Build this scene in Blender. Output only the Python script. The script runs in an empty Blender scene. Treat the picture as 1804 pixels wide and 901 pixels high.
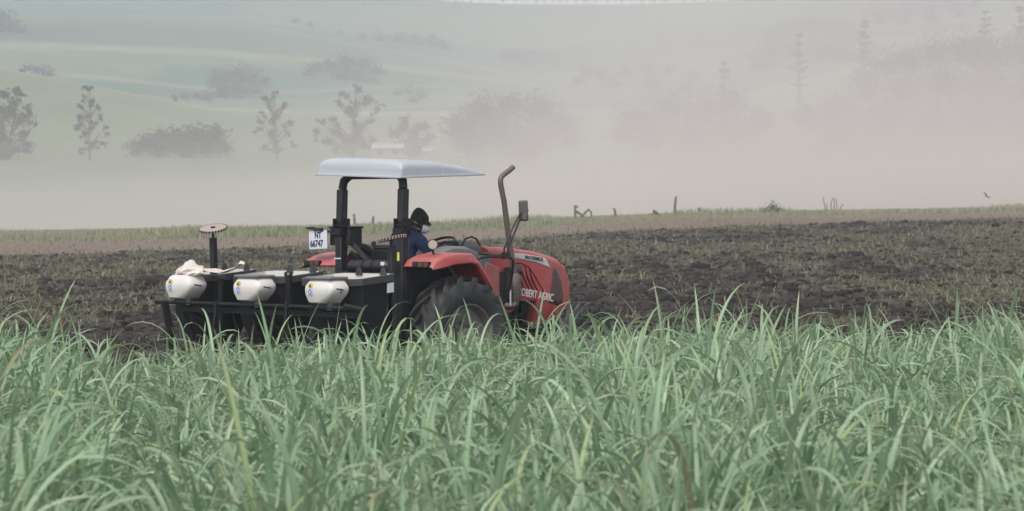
import bpy, bmesh, math, random
import numpy as np
from mathutils import Vector, Matrix
R_ = math.radians
random.seed(7)
rng = np.random.default_rng(11)
scene = bpy.context.scene
COL = scene.collection

# ------------------------------------------------------------------ camera, world, sun, exposure
CAM_Z = 2.05
FPX, VH = 5075.0, 400.0            # focal length and horizon row in pixels of the 1804 px wide photograph
cam_d = bpy.data.cameras.new("camera")
cam = bpy.data.objects.new("camera", cam_d)
COL.objects.link(cam)
cam.location = (0, 0, CAM_Z)
cam.rotation_euler = (R_(90), 0, 0)
cam_d.sensor_width = 36
cam_d.lens = FPX / 1804 * 36
cam_d.shift_y = -(450.5 - VH) / 1804
cam_d.clip_start = 0.5
cam_d.clip_end = 8000
cam_d.dof.use_dof = True
cam_d.dof.focus_distance = 32.5
cam_d.dof.aperture_fstop = 4.5
scene.camera = cam

world = bpy.data.worlds.new("World")
scene.world = world
world.use_nodes = True
nt = world.node_tree
bg = nt.nodes["Background"]
sky = nt.nodes.new("ShaderNodeTexSky")
sky.sky_type = 'NISHITA'
sky.sun_disc = False
SUN_EL, SUN_AZ = R_(52), R_(205)
sky.sun_elevation = SUN_EL
sky.sun_rotation = SUN_AZ
sky.air_density = 1.0
sky.dust_density = 1.5
sky.ozone_density = 1.0
hsv = nt.nodes.new("ShaderNodeHueSaturation")
hsv.inputs["Saturation"].default_value = 0.28       # an overcast sky is nearly grey
nt.links.new(sky.outputs[0], hsv.inputs["Color"])
nt.links.new(hsv.outputs[0], bg.inputs["Color"])
bg.inputs["Strength"].default_value = 0.12

sun_d = bpy.data.lights.new("sun", 'SUN')
sun_d.energy = 1.5
sun_d.angle = R_(20)
sun_d.color = (1.0, 0.93, 0.885)
sun = bpy.data.objects.new("sun", sun_d)
COL.objects.link(sun)
sdir = Vector((math.sin(SUN_AZ) * math.cos(SUN_EL), math.cos(SUN_AZ) * math.cos(SUN_EL), math.sin(SUN_EL)))
sun.rotation_euler = sdir.to_track_quat('Z', 'Y').to_euler()
sun.location = (-20, -40, 80)

scene.view_settings.view_transform = 'Standard'
scene.view_settings.look = 'None'
scene.view_settings.exposure = 0.70
scene.view_settings.gamma = 1.0
scene.view_settings.use_curve_mapping = False
scene.cycles.use_denoising = True
scene.cycles.volume_bounces = 2
scene.cycles.max_bounces = 8
scene.cycles.transparent_max_bounces = 8
scene.cycles.volume_max_steps = 128

# ------------------------------------------------------------------ helpers
def tag(o, label=None, cat=None, group=None, kind=None):
    if label: o["label"] = label
    if cat: o["category"] = cat
    if group: o["group"] = group
    if kind: o["kind"] = kind
    return o

def link(o, parent=None):
    COL.objects.link(o)
    if parent is not None:
        o.parent = parent
    return o

def thing(name, label, cat, loc=(0, 0, 0), rz=0, group=None):
    o = bpy.data.objects.new(name, None)
    o.empty_display_size = 0.2
    COL.objects.link(o)
    o.location = loc
    o.rotation_euler = (0, 0, rz)
    return tag(o, label, cat, group)

class MB:
    def __init__(self):
        self.v, self.f = [], []
    def add(self, vs, fs):
        n = len(self.v)
        self.v += [tuple(p) for p in vs]
        self.f += [tuple(i + n for i in q) for q in fs]
        return self
    def box(self, c, s, rot=None):
        hx, hy, hz = s[0] / 2, s[1] / 2, s[2] / 2
        vs = [Vector((x, y, z)) for x in (-hx, hx) for y in (-hy, hy) for z in (-hz, hz)]
        if rot is not None:
            m = rot if isinstance(rot, Matrix) else Matrix.Rotation(rot[0], 3, 'X') @ Matrix.Rotation(rot[1], 3, 'Y') @ Matrix.Rotation(rot[2], 3, 'Z')
            vs = [m @ v for v in vs]
        c = Vector(c)
        return self.add([v + c for v in vs], [(0, 1, 3, 2), (4, 6, 7, 5), (0, 4, 5, 1), (2, 3, 7, 6), (0, 2, 6, 4), (1, 5, 7, 3)])
    def bar(self, a, b, w, h):
        a, b = Vector(a), Vector(b)
        d = b - a
        q = d.to_track_quat('X', 'Z').to_matrix()
        return self.box((a + b) / 2, (d.length, w, h), q)
    def tube(self, pts, r, n=8, cap=True):
        pts = [Vector(p) for p in pts]
        rs = r if isinstance(r, (list, tuple)) else [r] * len(pts)
        vs, fs = [], []
        up = None
        for i, p in enumerate(pts):
            t = (pts[min(i + 1, len(pts) - 1)] - pts[max(i - 1, 0)]).normalized()
            if up is None:
                up = Vector((0, 0, 1)) if abs(t.z) < .9 else Vector((1, 0, 0))
            s = t.cross(up).normalized()
            up = s.cross(t).normalized()
            for k in range(n):
                a = 2 * math.pi * k / n
                vs.append(p + (s * math.cos(a) + up * math.sin(a)) * rs[i])
        for i in range(len(pts) - 1):
            for k in range(n):
                fs.append((i * n + k, i * n + (k + 1) % n, (i + 1) * n + (k + 1) % n, (i + 1) * n + k))
        if cap:
            fs.append(tuple(reversed(range(n))))
            fs.append(tuple(range((len(pts) - 1) * n, len(pts) * n)))
        return self.add(vs, fs)
    def lathe(self, prof, n=32, axis='y', c=(0, 0, 0), closed=False):
        # prof: list of (along, radius)
        c = Vector(c)
        vs, fs = [], []
        for a, r in prof:
            for k in range(n):
                t = 2 * math.pi * k / n
                if axis == 'y': p = Vector((r * math.cos(t), a, r * math.sin(t)))
                elif axis == 'x': p = Vector((a, r * math.cos(t), r * math.sin(t)))
                else: p = Vector((r * math.cos(t), r * math.sin(t), a))
                vs.append(p + c)
        m = len(prof)
        for i in range(m if closed else m - 1):
            j = (i + 1) % m
            for k in range(n):
                fs.append((i * n + k, i * n + (k + 1) % n, j * n + (k + 1) % n, j * n + k))
        if not closed:
            fs.append(tuple(range(n))); fs.append(tuple(reversed(range((m - 1) * n, m * n))))
        return self.add(vs, fs)
    def prism(self, poly, plane, a, b):
        # poly: 2D outline; plane 'xz' extruded along y, 'xy' along z, 'yz' along x
        def P(p, h):
            if plane == 'xz': return (p[0], h, p[1])
            if plane == 'xy': return (p[0], p[1], h)
            return (h, p[0], p[1])
        n = len(poly)
        vs = [P(p, a) for p in poly] + [P(p, b) for p in poly]
        fs = [tuple(reversed(range(n))), tuple(range(n, 2 * n))]
        fs += [(i, (i + 1) % n, n + (i + 1) % n, n + i) for i in range(n)]
        return self.add(vs, fs)
    def each(self):
        """one builder per separate island"""
        par = list(range(len(self.v)))
        def find(i):
            while par[i] != i: par[i] = par[par[i]]; i = par[i]
            return i
        for f in self.f:
            for k in f[1:]: par[find(k)] = find(f[0])
        out = {}
        for f in self.f:
            out.setdefault(find(f[0]), []).append(f)
        r = []
        for fs in out.values():
            ids = sorted({i for f in fs for i in f}); mp = {k: j for j, k in enumerate(ids)}
            r.append(MB().add([self.v[i] for i in ids], [tuple(mp[i] for i in f) for f in fs]))
        return r
    def loft(self, rings, closed=True, caps=True):
        n = len(rings[0])
        vs = [p for r in rings for p in r]
        fs = []
        for i in range(len(rings) - 1):
            for k in range(n if closed else n - 1):
                fs.append((i * n + k, i * n + (k + 1) % n, (i + 1) * n + (k + 1) % n, (i + 1) * n + k))
        if caps:
            fs.append(tuple(reversed(range(n))))
            fs.append(tuple(range((len(rings) - 1) * n, len(rings) * n)))
        return self.add(vs, fs)
    def build(self, name, mat, parent=None, smooth=True, bevel=0, off=(0, 0, 0), sub=0):
        me = bpy.data.meshes.new(name)
        o3 = off
        me.from_pydata([(p[0] - o3[0], p[1] - o3[1], p[2] - o3[2]) for p in self.v], [], self.f)
        bm = bmesh.new(); bm.from_mesh(me)
        bmesh.ops.recalc_face_normals(bm, faces=bm.faces)
        bm.to_mesh(me); bm.free()
        me.materials.append(mat)
        o = bpy.data.objects.new(name, me)
        link(o, parent)
        if bevel:
            m = o.modifiers.new("bevel", 'BEVEL'); m.width = bevel; m.segments = 2; m.limit_method = 'ANGLE'; m.angle_limit = R_(40)
        if sub:
            m = o.modifiers.new("sub", 'SUBSURF'); m.levels = sub; m.render_levels = sub
        if smooth:
            me.polygons.foreach_set("use_smooth", [True] * len(me.polygons))
            try: me.set_sharp_from_angle(angle=R_(42))
            except Exception: pass
        return o

def fast_mesh(name, verts, quads, mat, cols=None, parent=None, smooth=True):
    me = bpy.data.meshes.new(name)
    verts = np.ascontiguousarray(verts, dtype=np.float32).reshape(-1, 3)
    quads = np.ascontiguousarray(quads, dtype=np.int32)
    nq, k = quads.shape
    me.vertices.add(len(verts)); me.vertices.foreach_set("co", verts.ravel())
    me.loops.add(nq * k); me.loops.foreach_set("vertex_index", quads.ravel())
    me.polygons.add(nq)
    me.polygons.foreach_set("loop_start", np.arange(0, nq * k, k, dtype=np.int32))
    me.polygons.foreach_set("loop_total", np.full(nq, k, dtype=np.int32))
    if smooth: me.polygons.foreach_set("use_smooth", np.ones(nq, dtype=bool))
    me.update(calc_edges=True)
    if cols is not None:
        c = np.ones((len(verts), 4), dtype=np.float32); c[:, :3] = np.asarray(cols).reshape(-1, 3)
        at = me.color_attributes.new("Col", 'FLOAT_COLOR', 'POINT'); at.data.foreach_set("color", c.ravel())
    me.validate()
    me.materials.append(mat)
    return link(bpy.data.objects.new(name, me), parent)

def hash2(ix, iy, seed):
    h = (ix.astype(np.int64) * 374761393 + iy.astype(np.int64) * 668265263 + seed * 1442695041) & 0x7fffffff
    h = ((h ^ (h >> 13)) * 1274126177) & 0x7fffffff
    return ((h ^ (h >> 16)) & 0xffff) / 65535.0
def vnoise(x, y, seed=0):
    x0, y0 = np.floor(x), np.floor(y)
    fx, fy = x - x0, y - y0
    fx = fx * fx * (3 - 2 * fx); fy = fy * fy * (3 - 2 * fy)
    a, b = hash2(x0, y0, seed), hash2(x0 + 1, y0, seed)
    c, d = hash2(x0, y0 + 1, seed), hash2(x0 + 1, y0 + 1, seed)
    return (a * (1 - fx) + b * fx) * (1 - fy) + (c * (1 - fx) + d * fx) * fy
def fbm(x, y, octv=4, seed=0):
    s, a, t = 0, .5, 0
    for i in range(octv):
        s = s + a * vnoise(x * 2 ** i, y * 2 ** i, seed + i * 17); t += a; a *= .5
    return s / t
def sstep(a, b, x):
    t = np.clip((x - a) / (b - a), 0, 1)
    return t * t * (3 - 2 * t)

# ------------------------------------------------------------------ materials
def new_mat(name):
    m = bpy.data.materials.new(name); m.use_nodes = True
    return m, m.node_tree, m.node_tree.nodes["Principled BSDF"]
def setb(b, col=None, rough=None, metal=None, spec=None):
    if col is not None: b.inputs["Base Color"].default_value = (*col, 1)
    if rough is not None: b.inputs["Roughness"].default_value = rough
    if metal is not None: b.inputs["Metallic"].default_value = metal
    if spec is not None: b.inputs["Specular IOR Level"].default_value = spec
def mix(nt, a, b, fac):
    n = nt.nodes.new("ShaderNodeMix"); n.data_type = 'RGBA'
    for i, s in ((6, a), (7, b), (0, fac)):
        if hasattr(s, "links"): nt.links.new(s, n.inputs[i])
        elif i == 0: n.inputs[0].default_value = s
        else: n.inputs[i].default_value = (*s, 1)
    return n.outputs[2]
def noise(nt, scale, detail=4, rough=.6, coord="Object"):
    tc = nt.nodes.new("ShaderNodeTexCoord")
    n = nt.nodes.new("ShaderNodeTexNoise")
    n.inputs["Scale"].default_value = scale; n.inputs["Detail"].default_value = detail; n.inputs["Roughness"].default_value = rough
    nt.links.new(tc.outputs[coord], n.inputs["Vector"])
    return n.outputs["Fac"]
def ramp(nt, src, a, b):
    n = nt.nodes.new("ShaderNodeMapRange")
    n.inputs["From Min"].default_value = a; n.inputs["From Max"].default_value = b
    nt.links.new(src, n.inputs["Value"])
    return n.outputs[0]
DUST = (.30, .25, .21)
def mat(name, col, rough=.5, metal=0, var=.2, scale=5, dust=.25, dcol=DUST, bump=0, spec=.4):
    m, nt, b = new_mat(name)
    setb(b, col, rough, metal, spec)
    c = mix(nt, tuple(x * (1 - var) for x in col), tuple(min(1, x * (1 + var)) for x in col), noise(nt, scale))
    if dust:
        f = ramp(nt, noise(nt, scale * .6, 6, .7), .40, .70)
        g = nt.nodes.new("ShaderNodeNewGeometry"); sx = nt.nodes.new("ShaderNodeSeparateXYZ")
        nt.links.new(g.outputs["Normal"], sx.inputs[0])
        up = ramp(nt, sx.outputs[2], .1, 1.0)
        ad = nt.nodes.new("ShaderNodeMath"); ad.operation = 'MULTIPLY_ADD'
        nt.links.new(up, ad.inputs[0]); ad.inputs[1].default_value = .8; nt.links.new(f, ad.inputs[2])
        mu = nt.nodes.new("ShaderNodeMath"); mu.operation = 'MULTIPLY'; mu.use_clamp = True
        nt.links.new(ad.outputs[0], mu.inputs[0]); mu.inputs[1].default_value = dust
        c = mix(nt, c, dcol, mu.outputs[0])
        rr = nt.nodes.new("ShaderNodeMath"); rr.operation = 'MULTIPLY_ADD'; rr.use_clamp = True
        nt.links.new(mu.outputs[0], rr.inputs[0]); rr.inputs[1].default_value = .5; rr.inputs[2].default_value = rough
        nt.links.new(rr.outputs[0], b.inputs["Roughness"])
    nt.links.new(c, b.inputs["Base Color"])
    if bump:
        bp = nt.nodes.new("ShaderNodeBump"); bp.inputs["Strength"].default_value = bump; bp.inputs["Distance"].default_value = .02
        nt.links.new(noise(nt, scale * 4, 6), bp.inputs["Height"]); nt.links.new(bp.outputs[0], b.inputs["Normal"])
    return m
def attr_mat(name, rough=.6, transl=0, spec=.3, var=0, scale=3, bump=0, bdist=.05):
    m, nt, b = new_mat(name)
    a = nt.nodes.new("ShaderNodeVertexColor"); a.layer_name = "Col"
    c = a.outputs[0]
    if var:
        f = noise(nt, scale, 6, .65)
        n = nt.nodes.new("ShaderNodeMix"); n.data_type = 'RGBA'; n.blend_type = 'MULTIPLY'; n.inputs[0].default_value = 1
        v = nt.nodes.new("ShaderNodeMapRange"); v.inputs["To Min"].default_value = 1 - var; v.inputs["To Max"].default_value = 1 + var
        v.inputs["From Min"].default_value = .25; v.inputs["From Max"].default_value = .75
        nt.links.new(f, v.inputs["Value"])
        nt.links.new(c, n.inputs[6]); nt.links.new(v.outputs[0], n.inputs[7]); c = n.outputs[2]
    nt.links.new(c, b.inputs["Base Color"]); setb(b, None, rough, 0, spec)
    if bump:
        bp = nt.nodes.new("ShaderNodeBump"); bp.inputs["Strength"].default_value = bump; bp.inputs["Distance"].default_value = bdist
        nt.links.new(noise(nt, scale * 2, 8, .7), bp.inputs["Height"]); nt.links.new(bp.outputs[0], b.inputs["Normal"])
    if transl:
        t = nt.nodes.new("ShaderNodeBsdfTranslucent"); nt.links.new(c, t.inputs["Color"])
        mx = nt.nodes.new("ShaderNodeMixShader"); mx.inputs[0].default_value = transl
        nt.links.new(b.outputs[0], mx.inputs[1]); nt.links.new(t.outputs[0], mx.inputs[2])
        nt.links.new(mx.outputs[0], nt.nodes["Material Output"].inputs["Surface"])
    return m

M = {}
M['red'] = mat("red_paint", (.43, .055, .058), .30, 0, .10, 3, .32, (.46, .30, .26))
M['red_dusty'] = mat("dusty_red_paint", (.42, .10, .085), .6, 0, .12, 4, .75, (.33, .24, .21))
M['black'] = mat("black_paint", (.012, .013, .016), .42, 0, .3, 6, .06)
M['black_dusty'] = mat("dusty_black_plastic", (.010, .011, .013), .55, 0, .4, 3, .06, (.10, .10, .11), 0, .25)
M['rim_plastic'] = mat("grey_black_rim_plastic", (.035, .038, .042), .55, 0, .2, 4, .16, (.22, .22, .22))
M['rubber'] = mat("tyre_rubber", (.030, .031, .034), .7, 0, .3, 6, .34, (.13, .125, .125), .3)
M['grey'] = mat("grey_plastic", (.14, .155, .175), .55, 0, .12, 5, .25)
M['canopy'] = mat("canopy_fibreglass", (.42, .45, .49), .45, 0, .05, 2, .10, (.5, .47, .43))
M['white'] = mat("white_plastic", (.72, .70, .66), .5, 0, .06, 3, .22, (.5, .42, .36))
M['cream'] = mat("off_white_lining", (.62, .60, .54), .6, 0, .08, 3, .25, (.5, .44, .36))
M['steel'] = mat("worn_steel", (.20, .19, .18), .5, .4, .25, 8, .4)
M['rust'] = mat("rusty_steel", (.10, .058, .042), .85, .1, .45, 9, .3, (.14, .10, .08), .4)
M['brownpipe'] = mat("heat_stained_pipe", (.15, .125, .115), .55, .45, .25, 9, .3)
M['lens'] = mat("dark_lamp_lens", (.085, .045, .04), .12, 0, .2, 6, .25, (.22, .15, .12))
M['lampglass'] = mat("lamp_glass", (.62, .58, .48), .15, .2, .25, 40, .15)
M['mirror'] = mat("mirror_back", (.06, .063, .068), .4, 0, .2, 20, .35)
M['plate'] = mat("number_plate_white", (.66, .70, .76), .4, 0, .05, 4, .15)
M['ink'] = mat("dark_blue_ink", (.03, .04, .10), .5, 0, .1, 4, 0)
M['lettering'] = mat("white_lettering", (.78, .74, .70), .45, 0, .05, 5, .15)
M['stripe'] = mat("silver_stripe", (.62, .60, .58), .4, 0, .06, 5, .2)
M['dark_letter'] = mat("dark_lettering", (.06, .06, .07), .5, 0, .1, 4, 0)
M['yellow'] = mat("yellow_sticker", (.65, .52, .12), .5, 0, .05, 4, .1)
M['blue'] = mat("blue_sticker", (.10, .22, .60), .5, 0, .05, 4, .05)
M['pink'] = mat("faded_pink_disc", (.42, .34, .31), .6, 0, .15, 6, .3)
M['lime'] = mat("lime_sticker", (.6, .65, .1), .5, 0, .05, 4, 0)
M['navy'] = mat("navy_cloth", (.022, .042, .115), .9, 0, .3, 9, .12, (.12, .12, .13), .5)
M['cap'] = mat("dark_knit", (.022, .022, .018), .95, 0, .35, 30, .08, DUST, .8)
M['maskw'] = mat("white_respirator", (.74, .75, .78), .8, 0, .04, 10, .06)
M['skin'] = mat("brown_skin", (.085, .048, .033), .55, 0, .1, 8, 0)
M['sack'] = mat("white_sack", (.72, .68, .63), .6, 0, .1, 12, .25, (.5, .36, .3), .6)
M['wood'] = mat("weathered_wood", (.10, .085, .07), .9, 0, .3, 6, 0)
M['roofw'] = mat("white_roof_sheet", (.42, .42, .42), .5, 0, .04, .5, 0)
M['wallg'] = mat("grey_building_wall", (.30, .28, .26), .9, 0, .1, .5, 0)
M['leaf'] = attr_mat("tree_leaf", .7, .25, .2)
M['bark'] = mat("tree_bark", (.10, .085, .07), .9, 0, .3, 1.5, 0)
M['cane'] = attr_mat("cane_leaf", .42, .32, .5)
M['stub'] = attr_mat("stubble", .8, .15, .2)
M['grassblade'] = attr_mat("grass_blade", .7, .25, .2)
M['soil'] = attr_mat("soil", .95, 0, .15, .5, 2.5, .7, .07)
M['hill'] = attr_mat("hill_cover", .95, 0, .1, .22, .05)

# ------------------------------------------------------------------ terrain
AX = lambda u: (u - 902) / FPX
def itp(a, pts):
    us = np.array([AX(p[0]) for p in pts]); vs = np.array([p[1] for p in pts], float)
    return np.interp(a, us, vs)
CREST = [(-700, 413), (0, 407), (300, 402), (560, 398), (760, 393), (900, 387), (1200, 375), (1500, 370), (1804, 366), (2500, 360)]
D_CREST = 170.0
def z_crest(a): return CAM_Z + (VH - itp(a, CREST)) / FPX * D_CREST
TRACK0 = [(0, 110), (900, 122), (1200, 130), (1500, 137), (1804, 141)]
GRASS0 = [(0, 131), (900, 143), (1200, 150), (1500, 154), (1804, 156)]
def lin(d, d0, d1): return np.clip((d - d0) / (d1 - d0), 0, 1)
def field_z(x, d):
    a = np.clip(x / np.maximum(d, 20), -.25, .25)
    zc = z_crest(a)
    z = zc * np.maximum(0, (d - 40) / (D_CREST - 40))
    z = np.where(d > D_CREST, zc - 3.2 * sstep(D_CREST, 225, d), z)
    return z
HV = [  # distance, [(u, image row)] : where the land at that distance shows
    (300, [(0, 415), (900, 405), (1804, 380)]),
    (600, [(0, 288), (600, 290), (900, 290), (1200, 285), (1804, 255)]),
    (800, [(0, 215), (300, 235), (600, 245), (900, 240), (1200, 225), (1804, 170)]),
    (950, [(0, 124), (200, 158), (380, 190), (560, 196), (700, 197), (900, 195), (1100, 190), (1300, 165), (1500, 118), (1804, 82)]),
    (1060, [(0, 150), (200, 172), (380, 196), (560, 198), (700, 190), (900, 180), (1100, 170), (1300, 150), (1500, 110), (1804, 85)]),
    (1300, [(0, 70), (200, 74), (380, 84), (500, 95), (640, 105), (800, 128), (950, 150), (1200, 130), (1500, 70), (1804, 40)]),
    (1480, [(0, 22), (200, 24), (380, 33), (500, 50), (640, 78), (800, 108), (950, 135), (1200, 105), (1500, 45), (1804, 20)]),
    (1620, [(0, 24), (200, 26), (380, 36), (500, 50), (640, 70), (800, 88), (950, 98), (1200, 75), (1500, 30), (1804, 8)]),
    (2000, [(0, -18), (250, -12), (500, -10), (700, -3), (900, 8), (1100, 9), (1300, 1), (1500, -12), (1804, -18)]),
    (2150, [(0, -8), (700, 8), (900, 15), (1100, 17), (1804, 0)]),
]
def hill_z(x, d):
    a = np.clip(x / d, -.24, .24)
    ds = np.array([225] + [h[0] for h in HV], float)
    zs = [z_crest(a) - 3.2] + [CAM_Z + (VH - itp(a, h[1])) / FPX * h[0] for h in HV]
    zs = np.stack(zs, 0)
    # monotone cubic through the control distances
    idx = np.clip(np.searchsorted(ds, d, side='right') - 1, 0, len(ds) - 2)
    m = np.zeros_like(zs)
    dl = np.diff(zs, axis=0) / np.diff(ds).reshape(-1, *([1] * (zs.ndim - 1)))
    m[1:-1] = np.where(dl[1:] * dl[:-1] > 0, 2 * dl[1:] * dl[:-1] / (dl[1:] + dl[:-1] + 1e-9), 0)
    m[0], m[-1] = dl[0], dl[-1]
    h = ds[idx + 1] - ds[idx]; t = np.clip((d - ds[idx]) / h, 0, 1)
    g = lambda A, i: np.take_along_axis(A, i[None], 0)[0]
    z0, z1, m0, m1 = g(zs, idx), g(zs, idx + 1), g(m, idx), g(m, idx + 1)
    t2, t3 = t * t, t * t * t
    return (2*t3 - 3*t2 + 1) * z0 + (t3 - 2*t2 + t) * h * m0 + (-2*t3 + 3*t2) * z1 + (t3 - t2) * h * m1

def stub_mask(x, d):
    n = fbm(x * .20, d * .09, 4, 3)
    n2 = fbm(x * 1.3, d * .45, 4, 9)
    base = .57 - .13 * sstep(55, 85, d) + .10 * sstep(38, 50, 90 - d)   # barer near the cane edge
    return sstep(base - .10, base + .12, n * .5 + n2 * .5)

def grid_faces(nr, nc):
    i = np.arange(nr - 1)[:, None] * nc + np.arange(nc - 1)[None]
    i = i.ravel()
    return np.stack([i, i + 1, i + nc + 1, i + nc], 1)

# ground: from behind the camera to beyond the crest
rows = np.concatenate([np.linspace(-60, 8, 12), np.linspace(9, 32, 40), 32.3 * (232 / 32.3) ** np.linspace(0, 1, 520)])
ss = np.linspace(-.30, .30, 620)
Dg, Sg = np.meshgrid(rows, ss, indexing='ij')
Xg = Sg * (np.maximum(Dg, 0) + 40)
Zg = field_z(Xg, Dg)
tr0 = itp(Xg / np.maximum(Dg, 20), TRACK0); gr0 = itp(Xg / np.maximum(Dg, 20), GRASS0)
wob = (fbm(Xg * .12, Dg * .1, 3, 41) - .5) * 9
soilw = 1 - sstep(-2, 3, Dg + wob - tr0)
rough_amp = np.where(Dg > 31, soilw, .4)
clod = fbm(Xg * 1.3, Dg * 1.0, 4, 5) - .5
lump = np.maximum(0, fbm(Xg * .45, Dg * .35, 3, 8) - .52)
Zg = Zg + rough_amp * (1 - .65 * lin(Dg, 55, 125)) * (clod * .13 + lump * .06 + (fbm(Xg * 5, Dg * 3.5, 2, 15) - .5) * .09) * sstep(20, 40, Dg + 10)
sm = stub_mask(Xg, Dg)
cs = np.array([.040, .033, .029]); ct = np.array([.095, .085, .058]); cp = np.array([.205, .165, .13]); cg = np.array([.19, .175, .11])
br = fbm(Xg * .09, Dg * .06, 3, 77)[..., None]
c = cs * (.7 + .7 * br) * (1 - sm[..., None]) + ct * (.75 + .5 * br) * sm[..., None]
tw = sstep(-2, 3, Dg + wob - tr0)[..., None]
c = c * (1 - tw) + cp * (.85 + .3 * br) * tw
gw = sstep(-2, 2, Dg + wob * .5 - gr0)[..., None]
c = c * (1 - gw) + cg * gw
c = np.where((Dg < 31)[..., None], cs * 1.0, c)
ground = fast_mesh("ground", np.stack([Xg, Dg, Zg], -1), grid_faces(*Xg.shape), M['soil'], c)
tag(ground, "dark ploughed soil rising to a pale track and grassy crest", kind="structure")

# hills beyond
dh = np.concatenate([np.linspace(222, 600, 60), np.linspace(606, 2150, 320)])
sh = np.linspace(-.30, .30, 260)
Dh, Sh = np.meshgrid(dh, sh, indexing='ij')
Xh = Sh * (Dh + 40)
Zh = hill_z(Xh, Dh) + (fbm(Xh * .012, Dh * .012, 3, 2) - .5) * 2.0 * sstep(600, 900, Dh) * (1 - .7 * sstep(1700, 1950, Dh)) - .05
Ah = Xh / Dh
def blend(c, col, w): return c * (1 - w[..., None]) + np.array(col) * w[..., None]
c = np.zeros(Xh.shape + (3,)) + np.array([.115, .175, .085])
pn = fbm(Xh * .006, Dh * .008, 2, 21)
c = blend(c, (.17, .20, .10), sstep(.45, .6, pn) * .8)
far = sstep(945, 965, Dh)
c = blend(c, (.042, .125, .075), far)
p2 = fbm(Xh * .004 + 5, Dh * .010, 2, 31)
c = blend(c, (.12, .17, .09), far * sstep(.5, .56, p2))
c = blend(c, (.10, .10, .06), far * sstep(.62, .66, fbm(Xh * .007, Dh * .012 + 9, 2, 61)) * .7)
def band(a, b, k=.8, col=(.30, .33, .19)):
    global c
    c = blend(c, col, sstep(a - 6, a, Dh) * (1 - sstep(b, b + 6, Dh)) * k)
band(925, 950, .55); band(1262, 1285, .40); band(1300, 1400, .5, (.055, .10, .07)); band(1446, 1478, .5, (.24, .28, .16)); band(1486, 1640, .6, (.05, .10, .075))
track = np.abs(Dh - (1180 + 260 * (Ah + .1) + 25 * np.sin(Xh * .02)))
c = blend(c, (.30, .24, .18), (1 - sstep(3, 7, track)) * .6)
hills = fast_mesh("hills", np.stack([Xh, Dh, Zh], -1), grid_faces(*Xh.shape), M['hill'], c)
tag(hills, "green farmed hillsides rising beyond the dust", kind="structure")

# ------------------------------------------------------------------ air: haze and dust
def volume_mat(name, col, density, aniso=.0):
    m = bpy.data.materials.new(name); m.use_nodes = True
    n = m.node_tree; n.nodes.remove(n.nodes["Principled BSDF"])
    v = n.nodes.new("ShaderNodeVolumePrincipled")
    v.inputs["Color"].default_value = (*col, 1); v.inputs["Density"].default_value = density; v.inputs["Anisotropy"].default_value = aniso
    n.links.new(v.outputs[0], n.nodes["Material Output"].inputs["Volume"])
    return m, n, v
hm, _, _ = volume_mat("haze_air", (.865, .89, .96), .00058)
hz = MB().box((0, 1080, 100), (1500, 2320, 226)).build("haze", hm, smooth=False)
tag(hz, "pale haze filling the air over the whole valley", kind="stuff")

dm, n, v = volume_mat("dust_air", (.935, .86, .835), 1.0)
tc = n.nodes.new("ShaderNodeTexCoord"); sx = n.nodes.new("ShaderNodeSeparateXYZ"); n.links.new(tc.outputs["Object"], sx.inputs[0])
def mth(op, a, b=0, c=0, clamp=False):
    k = n.nodes.new("ShaderNodeMath"); k.operation = op; k.use_clamp = clamp
    for i, s in enumerate((a, b, c)):
        if hasattr(s, "links"): n.links.new(s, k.inputs[i])
        else: k.inputs[i].default_value = s
    return k.outputs[0]
def mr(src, a, b, c0, c1, smooth=True):
    k = n.nodes.new("ShaderNodeMapRange"); k.interpolation_type = 'SMOOTHSTEP' if smooth else 'LINEAR'
    n.links.new(src, k.inputs["Value"])
    for nm, val in (("From Min", a), ("From Max", b), ("To Min", c0), ("To Max", c1)): k.inputs[nm].default_value = val
    return k.outputs[0]
nz = n.nodes.new("ShaderNodeTexNoise"); nz.inputs["Scale"].default_value = .022; nz.inputs["Detail"].default_value = 3
n.links.new(tc.outputs["Object"], nz.inputs["Vector"])
# scale height grows to the right where the plume has risen; object origin is on the valley floor
hgt = mr(sx.outputs[0], -45, 48, 4.6, 12.5)
hgt = mth('MULTIPLY', hgt, mth('MULTIPLY_ADD', nz.outputs["Fac"], 2.2, -.10))
dens = mth('EXPONENT', mth('MULTIPLY', mth('DIVIDE', mth('MAXIMUM', sx.outputs[2], 0), hgt), -1))
side = mr(sx.outputs[0], -70, 20, .58, 1.0)
edge = mth('MULTIPLY', mr(sx.outputs[1], -225, -105, 0, 1), mr(sx.outputs[1], 60, 150, 1, 0))
DUST_D = .016
n.links.new(mth('MULTIPLY', mth('MULTIPLY', dens, edge), mth('MULTIPLY', side, mth('MULTIPLY_ADD', nz.outputs["Fac"], .016, .008))), v.inputs["Density"])
dc = MB().box((0, -35, 24), (300, 390, 62)).build("dust_cloud", dm, smooth=False)
dc.location = (0, 345, 1.5)
tag(dc, "beige dust cloud drifting across the valley behind the field crest", kind="stuff")
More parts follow.
